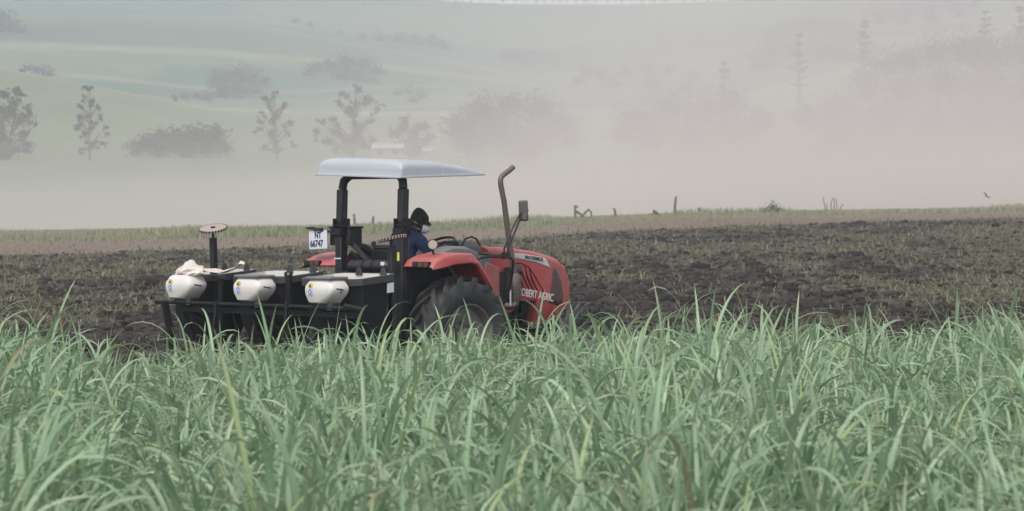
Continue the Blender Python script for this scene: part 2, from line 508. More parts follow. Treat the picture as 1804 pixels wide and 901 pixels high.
#--MID--
# ------------------------------------------------------------------ blades: vectorised leaf strips
def blades(x, y, z, az, L, W, a0, bend, p, nseg, fold=.25, twist=0, wprof=None):
    n = len(x)
    s = np.linspace(0, 1, nseg + 1)
    ang = a0[:, None] + bend[:, None] * s[None] ** p[:, None]
    mid = (ang[:, 1:] + ang[:, :-1]) / 2
    st = L[:, None] / nseg
    h = np.concatenate([np.zeros((n, 1)), np.cumsum(np.cos(mid) * st, 1)], 1)
    r = np.concatenate([np.zeros((n, 1)), np.cumsum(np.sin(mid) * st, 1)], 1)
    ca, sa = np.cos(az)[:, None], np.sin(az)[:, None]
    cx, cy, cz = x[:, None] + r * ca, y[:, None] + r * sa, z[:, None] + h
    # side vector and blade normal
    tw = (np.zeros(n) if np.isscalar(twist) else twist)[:, None] * s[None]
    nx, ny, nzv = -np.cos(ang) * ca, -np.cos(ang) * sa, np.sin(ang)
    sx, sy, sz = -sa * np.ones_like(ang), ca * np.ones_like(ang), np.zeros_like(ang)
    ct, sn = np.cos(tw), np.sin(tw)
    wx, wy, wz = sx * ct + nx * sn, sy * ct + ny * sn, sz * ct + nzv * sn
    ux, uy, uz = nx * ct - sx * sn, ny * ct - sy * sn, nzv * ct - sz * sn
    prof = wprof(s) if wprof else np.minimum(1, (s + .12) * 3.2) * (1 - s ** 3) ** .8
    w = W[:, None] * prof[None] / 2
    f = fold * w
    if fold > 0:
        V = np.stack([np.stack([cx - wx * w + ux * f, cy - wy * w + uy * f, cz - wz * w + uz * f], -1),
                      np.stack([cx, cy, cz], -1),
                      np.stack([cx + wx * w + ux * f, cy + wy * w + uy * f, cz + wz * w + uz * f], -1)], 2)
        k = 3
    else:
        V = np.stack([np.stack([cx - wx * w, cy - wy * w, cz - wz * w], -1), np.stack([cx + wx * w, cy + wy * w, cz + wz * w], -1)], 2)
        k = 2
    one = []
    for i in range(nseg):
        for j in range(k - 1):
            q = i * k + j
            one.append((q, q + 1, q + k + 1, q + k))
    Q = (np.array(one)[None] + (np.arange(n) * (nseg + 1) * k)[:, None, None]).reshape(-1, 4)
    return V.reshape(n, -1, 3), Q

def build_blades(name, M_, cols, args, **kw):
    V, Q = blades(*args, **kw)
    C = np.repeat(cols[:, None, :], V.shape[1], 1)
    return fast_mesh(name, V, Q, M_, C)

U = lambda a, b, n: rng.uniform(a, b, n)

# ------------------------------------------------------------------ sugar cane in the foreground
D0, D1 = 11.0, 33.2
def cane_back(u): return np.interp(u, [-300, 260, 700, 760, 980, 1200, 2200], [30.6, 30.3, 30.5, 31.2, 32.4, 33.2, 33.2])
def cane_h(u, d):
    top = np.interp(u, [-200, 0, 100, 230, 300, 450, 600, 750, 900, 1000, 1100, 1300, 1500, 1600, 1750, 2000], [.84, .84, .72, .53, .62, .70, .74, .71, .71, .71, .78, .81, .69, .68, .80, .80])
    return top * .88
nclump = 2300
cd = np.sqrt(U(D0 ** 2, D1 ** 2, nclump * 3)); cu = U(-330, 2130, nclump * 3)
row = np.round(cd / .62) * .62 + rng.normal(0, .10, cd.shape)          # planted rows
cd = np.where(rng.random(cd.shape) < .8, row, cd)
keep = (cd < cane_back(cu)) & (cd > D0)
cd, cu = cd[keep], cu[keep]
dens = fbm((cu - 902) / FPX * cd * .9 + 40, cd * .7, 3, 51)
keep = rng.random(cd.shape) < .25 + 1.1 * sstep(.30, .6, dens); cd, cu = cd[keep], cu[keep]
cx_ = (cu - 902) / FPX * cd
nsh = 6
sx_ = (cx_[:, None] + rng.normal(0, .09, (len(cx_), nsh))).ravel(); sd_ = (cd[:, None] + rng.normal(0, .09, (len(cd), nsh))).ravel()
suu = sx_ / sd_ * FPX + 902
vig = np.repeat(U(.72, 1.16, len(cx_)), nsh) * U(.84, 1.10, len(sx_))
vig = vig * np.where(rng.random(len(vig)) < .07, U(1.15, 1.5, len(vig)), 1)
Hs = cane_h(suu, sd_) * vig
nl = 6
N = len(sx_) * nl
rep = lambda q: np.repeat(q, nl)
order = np.tile(np.arange(nl), len(sx_)) / (nl - 1.0)                     # 0 lowest leaf .. 1 youngest
azb = rep(U(0, 6.283, len(sx_)))
az = azb + np.tile(np.arange(nl), len(sx_)) * 2.75 + rng.normal(0, .5, N)
H_ = rep(Hs)
z0 = H_ * (.03 + .36 * order + rng.normal(0, .03, N)); z0 = np.maximum(z0, .0)
L = H_ * (.80 + .42 * np.sin(order * 2.6 + .3)) * U(.8, 1.15, N)
W = U(.027, .046, N)
a0 = np.abs(rng.normal(0, 1, N)) * .12 + .03 + (1 - order) * .24
bend = np.where(rng.random(N) < .16, U(.15, .7, N), U(1.3, 3.0, N)) * (1.1 - .35 * order ** 3)
p = U(1.8, 4.0, N)
tw = rng.normal(0, .7, N)
g = U(0, 1, N)[:, None]
colA, colB = np.array([.195, .305, .172]), np.array([.315, .42, .265])
C = colA * (1 - g) + colB * g
yel = (rng.random(N) < .04)[:, None]; C = np.where(yel, np.array([.32, .40, .19]) * U(.8, 1.1, N)[:, None], C)
dry = ((rng.random(N) < .001) | ((rng.random(N) < .02) & (order < .4)))[:, None]; C = np.where(dry, np.array([.29, .28, .16]) * U(.7, 1.1, N)[:, None], C)
C = C * rep(U(.82, 1.15, len(sx_)))[:, None]
print("cane leaves", N)
V, Q = blades(rep(sx_), rep(sd_), z0 - .02, az, L, W, a0, bend, p, nseg=13, fold=.28, twist=tw)
sv = np.linspace(0, 1, 14)[None, :, None, None]
rib = np.array([.93, 1.16, .93])[None, None, :, None]                     # pale midrib
tipc = np.where(rng.random(N) < .35, U(.3, .9, N), 0)[:, None, None, None] * np.clip((sv - .72) / .28, 0, 1)
Cv = C[:, None, None, :] * rib * (1 + .10 * sv)
Cv = Cv * (1 - tipc) + np.array([.42, .40, .26]) * tipc
cane = fast_mesh("sugar_cane", V, Q, M['cane'], Cv)
tag(cane, "dense stand of young blue-green sugar cane filling the foreground", kind="stuff")

# ------------------------------------------------------------------ stubble, trash and weeds on the ploughed field
def scatter_field(n, d0, d1, power=1.0):
    d = d0 * (d1 / d0) ** (U(0, 1, n) ** power)
    x = U(-.215, .215, n) * d
    return x, d
x, d = scatter_field(260000, 33.5, 140)
tr = itp(x / d, TRACK0)
m = stub_mask(x, d)
keep = (rng.random(len(x)) < .10 + .90 * m) & (d + (fbm(x * .12, d * .1, 3, 41) - .5) * 9 < tr + 2)
x, d = x[keep], d[keep]; n = len(x)
z = field_z(x, d)
clodz = ((fbm(x * 1.3, d * 1.0, 4, 5) - .5) * .13 + np.maximum(0, fbm(x * .45, d * .35, 3, 8) - .52) * .06) * (1 - .65 * lin(d, 55, 125))
kind = rng.random(n)
far_ = lin(d, 34, 130)
Ls = np.where(kind < .6, U(.05, .20, n), U(.08, .24, n)) * (1 + .3 * far_)
a0 = np.where(kind < .80, U(1.0, 1.6, n), U(.2, 1.1, n))
C = np.where((kind < .5)[:, None], np.array([.20, .175, .125]), np.array([.145, .15, .09])) * U(.6, 1.45, n)[:, None]
C = np.where((rng.random(n) < .12)[:, None], np.array([.30, .27, .20]) * U(.7, 1.1, n)[:, None], C)
stub = build_blades("crop_residue", M['stub'], C, (x, d, z + clodz + .01, U(0, 6.28, n), Ls, U(.010, .024, n) * (1 + .8 * far_), a0, U(.0, .9, n), np.ones(n)), nseg=2, fold=0, wprof=lambda s: np.array([.8, 1, .3]))
tag(stub, "scattered straw, cut stalks and weeds lying on the ploughed soil", kind="stuff")

# clods
ico = bmesh.new(); bmesh.ops.create_icosphere(ico, subdivisions=1, radius=1); iv = np.array([v.co[:] for v in ico.verts]); itri = np.array([[v.index for v in f.verts] for f in ico.faces]); ico.free()
x, d = scatter_field(26000, 33.5, 138)
keep = (d < itp(x / d, TRACK0)) & (rng.random(len(x)) > stub_mask(x, d) * .75); x, d = x[keep], d[keep]; n = len(x)
z = field_z(x, d) + ((fbm(x * 1.3, d * 1.0, 4, 5) - .5) * .13 + np.maximum(0, fbm(x * .45, d * .35, 3, 8) - .52) * .06) * (1 - .65 * lin(d, 55, 125))
sz = np.exp(rng.normal(-3.0, .5, n)) * (1 - .2 * lin(d, 40, 130))
V = iv[None] * (1 + rng.normal(0, .22, (n, len(iv), 1))) * sz[:, None, None] * np.stack([U(.8, 1.7, n), U(.8, 1.5, n), U(.5, .95, n)], -1)[:, None]
V = V + np.stack([x, d, z + sz * .2], -1)[:, None]
Q = (itri[None] + (np.arange(n) * len(iv))[:, None, None]).reshape(-1, 3)
Cc = np.repeat((np.array([.040, .033, .029]) * U(.6, 1.6, n)[:, None])[:, None], len(iv), 1)
clods = fast_mesh("soil_clods", V, Q, M['soil'], Cc, smooth=False)
tag(clods, "dark turned clods of earth strewn over the ploughed soil", kind="stuff")

# grass along the crest
n = 60000
x = U(-.215, .215, n); d = U(126, 173, n); gr = itp(x, GRASS0)
keep = (d + (fbm(x * 60, d * .1, 3, 41) - .5) * 6 > gr) & (rng.random(n) < .25 + fbm(x * 90, d * .15, 3, 71)); x, d = x[keep], d[keep]; x = x * d; n = len(x)
tall = fbm(x * .16, d * .12, 3, 81)
Lg = (.10 + .26 * sstep(.45, .72, tall)) * U(.6, 1.3, n)
mixg = (fbm(x * .1 + 9, d * .1, 3, 91) + rng.normal(0, .12, n))[:, None]
C = np.where(mixg > .5, np.array([.36, .335, .22]), np.array([.25, .285, .165])) * U(.75, 1.2, n)[:, None]
cg_ = build_blades("crest_grass", M['grassblade'], C, (x, d, field_z(x, d) - .03, U(0, 6.28, n), Lg, U(.025, .05, n), U(.05, .5, n), U(0, .8, n), np.ones(n)), nseg=2, fold=0, wprof=lambda s: np.array([.9, .8, .1]))
tag(cg_, "rough pale green grass growing along the field crest", kind="stuff")
# a few sparse weeds on the track
x, d = scatter_field(5000, 105, 160); tr = itp(x / d, TRACK0); keep = (d > tr) & (d < itp(x / d, GRASS0)); x, d = x[keep], d[keep]; n = len(x)
tw_ = build_blades("track_weeds", M['grassblade'], np.array([.19, .17, .11]) * U(.7, 1.2, n)[:, None], (x, d, field_z(x, d) - .02, U(0, 6.28, n), U(.06, .2, n), U(.03, .05, n), U(.2, 1.2, n), U(0, .6, n), np.ones(n)), nseg=2, fold=0, wprof=lambda s: np.array([.9, .8, .1]))
tag(tw_, "dry weeds dotted along the bare earth track", kind="stuff")

# ------------------------------------------------------------------ trees
def land(u, d):
    a = np.array([AX(u)]); dd = np.array([float(d)]); x = a * dd
    return (x[0], d, (field_z(x, dd) if d < 228 else hill_z(x, dd))[0])
def leaf_cloud(blobs, per, size, col, squash=.8):
    Vs, Cs = [], []
    for (bx, by, bz, r) in blobs:
        k = max(12, int(per * 3.9 * r * r / size ** 2))
        q = rng.normal(0, 1, (k, 3)); q /= np.linalg.norm(q, axis=1)[:, None]
        q *= np.minimum(np.abs(rng.normal(0, .62, (k, 1))), 1.35) ** .8 * r * np.array([1, 1, squash])
        cpt = q + np.array([bx, by, bz])
        e1 = rng.normal(0, 1, (k, 3)); e1 /= np.linalg.norm(e1, axis=1)[:, None]
        e2 = np.cross(e1, rng.normal(0, 1, (k, 3))); e2 /= np.linalg.norm(e2, axis=1)[:, None]
        s = size * U(.5, 1.3, k)[:, None]
        quad = np.stack([cpt - e1 * s, cpt - e2 * s * .6, cpt + e1 * s, cpt + e2 * s * .6], 1)
        Vs.append(quad)
        Cs.append(np.repeat(np.array(col)[None] * U(.6, 1.4, k)[:, None], 4, 0).reshape(k, 4, 3))
    V = np.concatenate(Vs); C = np.concatenate(Cs)
    return V, np.arange(len(V) * 4).reshape(-1, 4), C
DARKLEAF = (.045, .06, .035)
def tree(name, label, cat, ubase, vbase_d, blobs_px, dist, group=None, per=1.0, leaf=.34, trunk=True, mass=False, col=DARKLEAF, jitter=1.0, tr_r=.28):
    """crown blobs are given as image column, row, radius at the tree's own distance"""
    s = dist / FPX
    bx, by, bz = land(ubase, dist)
    if vbase_d: bz = CAM_Z + (VH - vbase_d) * s
    t = thing(name, label, cat, (bx, by, bz), 0, group)
    bl = []
    for (u, v, r) in blobs_px:
        r = r * (1.05 if not mass else 1.28)
        for k in range(1 if mass else 4):
            q = (0, 0) if mass else rng.normal(0, .42 * r, 2); rk = r if mass else r * rng.uniform(.38, .75)
            bl.append(((u + q[0] - 902) * s - bx, rng.normal(0, .5) * 2.2 * jitter * s * 20 / 2.4, CAM_Z + (VH - v - q[1]) * s - bz, rk * s))
    V, Q, C = leaf_cloud(bl, per, leaf, col)
    crown = fast_mesh("crown", V, Q, M['leaf'], C, t, smooth=False)
    if trunk:
        m = MB()
        top = max(bl, key=lambda b: b[2])
        n = 7
        pts = [Vector((top[0] * (i / n) ** 1.5 + math.sin(i * 1.7) * .12, 0, -.4 + (top[2] + .4) * i / n)) for i in range(n + 1)]
        m.tube(pts, [tr_r * (1 - .85 * i / n) for i in range(n + 1)], 7)
        for b in bl:
            zt = max(.15 * top[2], b[2] - (abs(b[0]) + abs(b[1])) * .8 - b[3] * .5)
            f = min(1, max(0, zt / max(top[2], .1)))
            st = Vector((top[0] * f ** 1.5, 0, zt))
            m.tube([st, (st + Vector(b[:3])) / 2 + Vector((0, 0, .1)), Vector(b[:3])], [tr_r * .35, tr_r * .22, tr_r * .08], 5)
        m.build("trunk", M['bark'], t)
    return t
TG = "trees standing beyond the dust"
tree("gum_tree", "large shadowy dense gum tree, leftmost of the tree row", "tree", 15, 290,
     [(5,172,18),(32,160,13),(14,196,26),(48,212,14),(10,232,30),(40,243,18),(15,268,30),(-25,200,30),(-20,250,35),(52,190,9),(28,180,12),(45,268,12)], 620, TG, 1.5)
tree("gum_tree", "slender open gum tree with a separate tuft on top", "tree", 157, 285,
     [(154,158,8),(148,171,7),(165,178,7),(142,190,7),(170,190,7),(150,204,11),(175,207,7),(137,219,10),(165,221,11),(186,232,8),(150,240,12),(178,250,8),(145,262,9),(163,255,8)], 620, TG, 1.5)
tree("bush_clump", "long low rounded clump of dark bushes on the pale green slope", "bushes", 318, 282,
     [(240,262,18),(262,252,20),(290,248,23),(318,250,25),(345,240,22),(375,243,24),(396,262,15),(330,265,18),(280,266,18),(365,262,20),(310,240,10),(380,228,9)], 640, TG, 2.3, mass=True)
tree("gum_tree", "open gum tree with layered foliage left of the canopy", "tree", 487, 290,
     [(484,168,9),(472,182,11),(500,188,10),(460,208,10),(488,210,13),(512,215,9),(455,230,9),(480,238,14),(510,235,9),(490,262,13),(470,258,8),(515,255,7),(492,194,8)], 620, TG, 1.5)
tree("gum_tree", "broad many-branched gum tree behind the tractor canopy", "tree", 622, 290,
     [(628,158,9),(605,173,12),(645,178,14),(666,192,9),(590,198,13),(620,203,18),(655,213,12),(568,213,10),(600,233,19),(640,240,18),(560,238,11),(612,262,24),(650,262,14),(580,258,15),(632,185,9)], 630, TG, 1.5)
tree("round_tree", "low rounded tree between the gum tree and the dust", "tree", 722, 285,
     [(715,213,15),(742,225,18),(692,235,18),(722,248,26),(758,242,12),(700,262,16),(745,262,16)], 640, TG, 1.5)
tree("round_tree", "wide dark dome of trees half lost in dust above the exhaust", "trees", 900, 292,
     [(850,200,32),(900,186,26),(948,192,30),(812,225,28),(990,218,28),(880,235,40),(950,240,36),(830,255,28),(920,265,36),(1005,245,20)], 560, TG, 2.3, mass=True)
def pine(label, u, vt, vb, wpx, dist, whorls, dens, droop=.15):
    s = dist / FPX; h = (vb - vt) * s
    x0 = (u - 902) * s; zb = CAM_Z + (VH - vb) * s
    t = thing("pine_tree", label, "tree", (x0, dist, zb), 0, "tall pines on the right")
    m = MB(); m.tube([(0, 0, -1), (.05, 0, h * .5), (0, 0, h)], [.34, .22, .05], 7)
    Vb = []
    for i in range(whorls):
        f = (i + .5) / whorls
        zz = h * (.12 + .88 * f); r = wpx * s * (1 - f) ** .75 + .35
        zz += rng.uniform(-.5, .5) * h / whorls * .9
        for k in range(6):
            if rng.random() < .30: continue
            a = k * 1.047 + i * .6 + rng.normal(0, .15); rr = r * rng.uniform(.35, 1.2)
            e = Vector((math.cos(a) * rr, math.sin(a) * rr, zz + rr * .45))
            m.tube([(0, 0, zz), tuple(e)], [.07, .03], 4, False)
            for q in np.linspace(.35, 1, dens):
                Vb.append((e.x * q, e.y * q, zz + (e.z - zz) * q, .42))
    m.build("trunk", M['bark'], t)
    V, Q, C = leaf_cloud(Vb, .35, .24, (.04, .05, .04), .6)
    fast_mesh("crown", V, Q, M['leaf'], C, t, smooth=False)
pine("tall sparse pine with upswept branches rising over the dark tree mass", 1735, 22, 150, 26, 590, 12, 3)
pine("tall bare-trunked pine right of the pine with upswept branches", 1797, 8, 150, 20, 590, 13, 2)
pine("narrow pointed pine standing alone left of the pale field", 1524, 34, 170, 22, 600, 13, 4)
pine("short faint pine half buried in dust", 1275, 108, 215, 16, 600, 10, 4)
pine("stubby faint pine next to the hillside wood", 1408, 58, 170, 20, 610, 10, 4)

DSC = np.arange(620.0, 2100.0, 6.0)
def hill_d(u, v):
    z_ = hill_z(AX(u) * DSC, DSC); rows_ = VH - (z_ - CAM_Z) * FPX / DSC
    ok = np.where(rows_ <= v)[0]
    return float(DSC[ok[0]]) if len(ok) else 1900.0
def wood(label, blobs, dist=None, per=1.6, leaf=.75):
    vb = max(b[1] + b[2] * .5 for b in blobs)
    bl = []
    for b in blobs:
        d_ = (dist or hill_d(b[0], b[1] + b[2] * .55)) + rng.normal(0, 5); s = d_ / FPX
        bl.append(((b[0] - 902) * s, d_, CAM_Z + (VH - b[1]) * s, b[2] * s * 1.3))
    V, Q, C = leaf_cloud(bl, per, leaf, (.035, .045, .035))
    o = fast_mesh("wood", V, Q, M['leaf'], C, smooth=False)
    tag(o, label, kind="stuff")
wood("dark peaked wood on the upper left hillside", [(0,42,22),(20,48,16),(35,54,10),(-20,45,24),(8,30,12)])
wood("small dark thicket below the left field edge", [(50,122,10),(68,124,12),(85,128,9),(40,128,8)])
wood("rounded dark wood in the fold of the hill", [(380,140,17),(400,136,18),(425,134,19),(448,138,18),(466,146,12),(390,162,20),(420,160,22),(450,160,18),(345,170,10),(325,172,9),(362,172,12),(308,174,6)])
wood("long grey wood crossing the middle hillside", [(555,122,16),(580,116,18),(610,112,20),(640,116,20),(665,128,16),(600,130,20),(630,135,20),(545,130,10),(655,145,12)])
wood("strip of trees along the upper field boundary", [(520,38,8),(545,44,7),(640,66,8),(670,68,12),(700,68,14),(730,72,15),(760,74,15),(785,82,12),(600,58,6)])
wood("faint oval wood right of the field boundary", [(890,102,12),(910,98,15),(935,98,17),(960,104,16),(978,114,10),(925,112,14)])
wood("small thicket above the round tree", [(700,165,10),(720,162,12),(742,166,12),(730,176,10)])
wood("broad dark wood on the right hillside", [(1370,62,20),(1400,52,22),(1440,48,24),(1480,56,24),(1510,66,20),(1360,90,24),(1400,90,28),(1450,92,30),(1490,98,26),(1530,90,16),(1340,110,22)])
wood("high dark plantation near the top right skyline", [(1530,25,12),(1560,20,18),(1600,16,20),(1640,14,20),(1680,10,20),(1715,6,16),(1590,36,16),(1640,34,14),(1690,26,12),(1550,38,12)])
wood("misty thickets along the foot of the right hill", [(1030,125,14),(1060,132,16),(1100,128,14),(1140,122,16),(1180,126,15),(1220,135,16),(1080,150,16),(1150,148,18),(1210,155,18),(1020,145,12)])
wood('faint long dome of trees in the dust right of the mirror', [(a_, b_, c_ * 1.0) for a_, b_, c_ in [(1120,215,34),(1180,190,36),(1240,195,34),(1290,180,30),(1150,240,36),(1220,240,40),(1290,230,36),(1340,215,30),(1095,240,22)]], 580, 1.7, .36)
wood('large dark wood under the tall pines, its foot lost in dust', [(a_, b_, c_ * 1.0) for a_, b_, c_ in [(1560,118,26),(1600,108,30),(1650,95,32),(1700,92,34),(1750,98,34),(1800,92,34),(1840,100,36),(1530,150,30),(1590,160,40),(1660,150,44),(1740,155,44),(1810,155,44),(1560,210,44),(1640,215,46),(1720,215,46),(1800,215,46),(1480,190,34),(1420,205,30),(1480,240,40)]], 600, 1.7, .36)
# skyline row of trunks
s = 1990 / FPX
bl, mt = [], MB()
for u in list(np.arange(640, 1340, 9)) + list(np.arange(180, 260, 9)) + list(np.arange(20, 100, 12)):
    uu = u + rng.normal(0, 3); zb = CAM_Z + (VH - np.interp(uu, [0, 250, 700, 900, 1100, 1300], [-2, 0, 5, 10, 12, 6])) * s
    xx = (uu - 902) * s; hh = rng.uniform(7, 13); dd = 1985 + rng.normal(0, 4)
    mt.tube([(xx, dd, zb - 2), (xx, dd, zb + hh)], [.35, .2], 5)
    for k in range(5): bl.append((xx + rng.normal(0, 1.2), dd, zb + hh * rng.uniform(.35, 1.3), rng.uniform(.7, 1.7)))
V, Q, C = leaf_cloud(bl, 1.5, .6, (.035, .045, .035))
sk = fast_mesh("ridge_trees", V, Q, M['leaf'], C, smooth=False); tag(sk, "far row of slim trees along the skyline", kind="stuff")
mt.build("trunk", M['bark'], sk)

# ------------------------------------------------------------------ far buildings
def building(label, u, v, wpx, hpx, dist, roof_h, rz=0):
    s = dist / FPX
    x0 = (u - 902) * s; zb = CAM_Z + (VH - v) * s
    w, h, dp = wpx * s, hpx * s, 6.0
    t = thing("farm_building", label, "building", (x0, dist, zb), rz)
    m = MB().box((0, 0, h / 2 - .5), (w, dp, h + 1)); wl = m.build("wall", M['wallg'], t, False)
    r = MB().prism([(-dp / 2 - .3, h), (dp / 2 + .3, h), (dp / 2 + .3, h + .12), (0, h + roof_h), (-dp / 2 - .3, h + .12)], 'yz', -w / 2 - .3, w / 2 + .3)
    r.build("roof", M['roofw'], t, False)
    k = max(1, int(w / 2.5))
    for i in range(k):
        MB().box((-w / 2 + (i + .5) * w / k, -dp / 2 - .02, h * .5), (.9, .08, h * .4)).build("window", M['black'], t, False)
building("long low farm building with a white roof above the tractor canopy", 684, 276, 52, 13, 560, 1.1)
building("small white-roofed shed beside the long farm building", 753, 277, 14, 9, 560, .8)

# ------------------------------------------------------------------ fence posts, snags and a bird at the crest
def post(u, v_top, h, lean, label, d=168):
    x, y, z = land(u, d)
    ht = max(.3, CAM_Z + (VH - v_top) / FPX * d - z)
    t = MB().tube([(0, 0, -.2), (lean * .4, 0, ht * .5), (lean, 0, ht)], [.085, .075, .06], 7).build("fence_post", M['wood'])
    t.location = (x, y, z); tag(t, label, "fence post", "old fence posts along the crest")
post(625, 377, 1, -.05, "thick short fence post left of the driver")
post(657, 381, 1, .02, "thin short fence post nearest the driver's left")
post(1085, 367, 1, -.12, "leaning fence post right of the fallen branch")
post(1188, 346, 1, .10, "tallest slightly bent fence post on the crest")
post(1233, 366, 1, -.08, "short slanted fence post right of the tallest post")
def snag(name, label, cat, u, d, paths, mt=M['wood'], r=.05):
    x, y, z = land(u, d); s = d / FPX
    m = MB()
    for pth in paths:
        pts = [((pu - u) * s, rng.normal(0, .05), CAM_Z + (VH - pv) * s - z) for pu, pv in pth]
        m.tube(pts, [r * (1 - .5 * i / len(pts)) for i in range(len(pts))], 6)
    o = m.build(name, mt); o.location = (x, y, z); tag(o, label, cat); return o
M['weed'] = mat("dry_green_stem", (.085, .10, .06), .9, 0, .2, 5, 0)
snag("fallen_branch", "gnarled branch arching out of the crest grass right of the mirror", "branch", 1026, 166,
     [[(1014,386),(1013,374),(1013,362)],[(1013,372),(1020,376),(1027,380),(1032,374),(1037,369),(1041,374),(1043,384)],[(1024,386),(1028,378)],[(1013,366),(1018,364)]], M['weed'], .09)
snag("tree_stump", "small broken stump between two fence posts", "stump", 1157, 166, [[(1152,382),(1152,370)],[(1153,374),(1160,377),(1163,382)],[(1155,382),(1156,372)]], M['wood'], .10)
snag("dry_shrub", "leafless dry shrub with upright stems on the right crest", "shrub", 1464, 168,
     [[(1455,376),(1453,362),(1450,347)],[(1456,374),(1457,360)],[(1465,376),(1464,360),(1466,350)],[(1468,376),(1470,358),(1468,349)],[(1472,376),(1475,362),(1472,350)],[(1478,376),(1482,364),(1486,360)]], M['weed'], .035)
x0, y0, z0_ = land(1360, 166)
V, Q, C = leaf_cloud([(0, 0, .25, .45), (.35, .1, .15, .35), (-.4, 0, .1, .3)], 1.2, .07, (.09, .105, .06))
o = fast_mesh("small_bush", V, Q, M['leaf'], C, smooth=False); o.location = (x0, y0, z0_); tag(o, "small rounded green bush on the crest left of the dry shrub", "bush")
# bird
s = 150 / FPX
b = MB(); b.lathe([(-.11, .005), (-.06, .035), (.02, .04), (.08, .02), (.12, .004)], 8, 'x')
for sg in (-1, 1): b.add([(-.03, 0, .02), (.05, 0, .02), (.02, sg * .16, .09), (-.05, sg * .26, .05), (-.03, 0, .005), (.05, 0, .005), (.02, sg * .16, .075), (-.05, sg * .26, .04)], [(0, 1, 2, 3), (4, 7, 6, 5), (0, 4, 5, 1), (1, 5, 6, 2), (2, 6, 7, 3), (3, 7, 4, 0)])
o = b.build("bird", M['black']); o.location = ((1738 - 902) * s, 150, CAM_Z + (VH - 346) * s); o.rotation_euler = (.7, .2, .9); tag(o, "small dark bird flying low over the right crest", "bird")
#--TRACTOR--
# ------------------------------------------------------------------ tractor (local axes: x forward, y left, z up)
TH = R_(47)
TP = Vector((-1.22, 34.8, 0.0))
RZ = Matrix.Rotation(TH, 3, 'Z')
def to_world(p): return TP + RZ @ Vector(p)
tr = thing("tractor", "red open-station tractor under a pale canopy, facing right in the field", "tractor", TP, TH)

def wheel(parent, name, c, R, w, rimr, nl, hub_col, flip=False):
    hubm = MB()
    hw = w / 2
    # dish and hub
    hubm.lathe([(-hw * .10, .02), (-hw * .10, rimr * .45), (-hw * .35, rimr * .62), (-hw * .35, rimr * .93), (-hw * .15, rimr * .93), (hw * .1, rimr * .6), (hw * .1, .02)], 32)
    hubm.lathe([(-hw * .75, .02), (-hw * .75, rimr * .26), (-hw * .05, rimr * .32), (-hw * .05, .02)], 24)
    for k in range(8):
        a = k * math.pi / 4
        hubm.lathe([(-hw * .42, .001), (-hw * .42, .022), (-hw * .1, .022)], 6, 'y', (rimr * .48 * math.cos(a), 0, rimr * .48 * math.sin(a)))
    wh = hubm.build(name, hub_col, parent)
    wh.location = c
    if flip: wh.rotation_euler = (0, 0, math.pi)
    rim = MB().lathe([(-hw * .80, rimr * 1.06), (-hw * .84, rimr * .99), (-hw * .62, rimr * .93), (-hw * .2, rimr * .86), (hw * .2, rimr * .86), (hw * .62, rimr * .93), (hw * .84, rimr * .99), (hw * .80, rimr * 1.06)], 40, closed=True)
    rim.build("rim", M['steel'], wh)
    t = MB()
    Rs = R - .06 * R / .73
    prof = [(-hw * .80, rimr * 1.0), (-hw * .95, rimr * 1.10), (-hw * 1.03, (rimr + Rs) / 2), (-hw * .99, Rs * .93), (-hw * .9, Rs * .975), (-hw * .45, Rs * .995), (0, Rs),
            (hw * .45, Rs * .995), (hw * .9, Rs * .975), (hw * .99, Rs * .93), (hw * 1.03, (rimr + Rs) / 2), (hw * .95, rimr * 1.10), (hw * .80, rimr * 1.0)]
    t.lathe(prof, 56, closed=True)
    lh = .062 * R / .73
    for side in (-1, 1):
        for k in range(nl):
            ph0 = 2 * math.pi * (k + (.5 if side > 0 else 0)) / nl
            rings = []
            for q in range(7):
                f = q / 6
                y = side * (-.02 * hw + f * hw * 1.02)
                ph = ph0 + .42 * f ** 1.1
                rb = np.interp(abs(y) / hw, [0, .45, .9, .99, 1.05], [Rs, Rs * .995, Rs * .975, Rs * .93, Rs * .90]) - .012
                hh = rb + lh + .012 - (.0 if f < .9 else .03)
                wd = (.034 + .022 * f) / R
                rings.append([(math.cos(ph + s_ * wd * k2) * r_, y, math.sin(ph + s_ * wd * k2) * r_) for (s_, r_, k2) in ((-1, rb, 1.35), (-1, hh, .9), (1, hh, .9), (1, rb, 1.35))])
            # run the lug down the shoulder
            y = side * hw * 1.04; ph = ph0 + .50; rb = Rs * .86
            rings.append([(math.cos(ph + s_ * wd) * rb, y - side * .03 * (i in (0, 3)), math.sin(ph + s_ * wd) * rb) for i, s_ in enumerate((-1, -.8, .8, 1))])
            t.loft(rings)
    t.build("tyre", M['rubber'], wh)
    return wh
def copy_part(o, parent, loc, rz=0):
    c = o.copy(); COL.objects.link(c); c.parent = parent; c.location = loc; c.rotation_euler = (0, 0, rz)
    for ch in list(o.children):
        d = ch.copy(); COL.objects.link(d); d.parent = c
    return c
rw = wheel(tr, "wheel", (-.03, -.84, .735), .735, .42, .40, 17, M['steel'])
copy_part(rw, tr, (-.03, .84, .735), math.pi)
fwl = wheel(tr, "wheel", (2.28, -.80, .56), .55, .30, .31, 18, M['steel'])
fwl.rotation_euler = (0, 0, R_(-8))
copy_part(fwl, tr, (2.28, .80, .56), math.pi - R_(8))

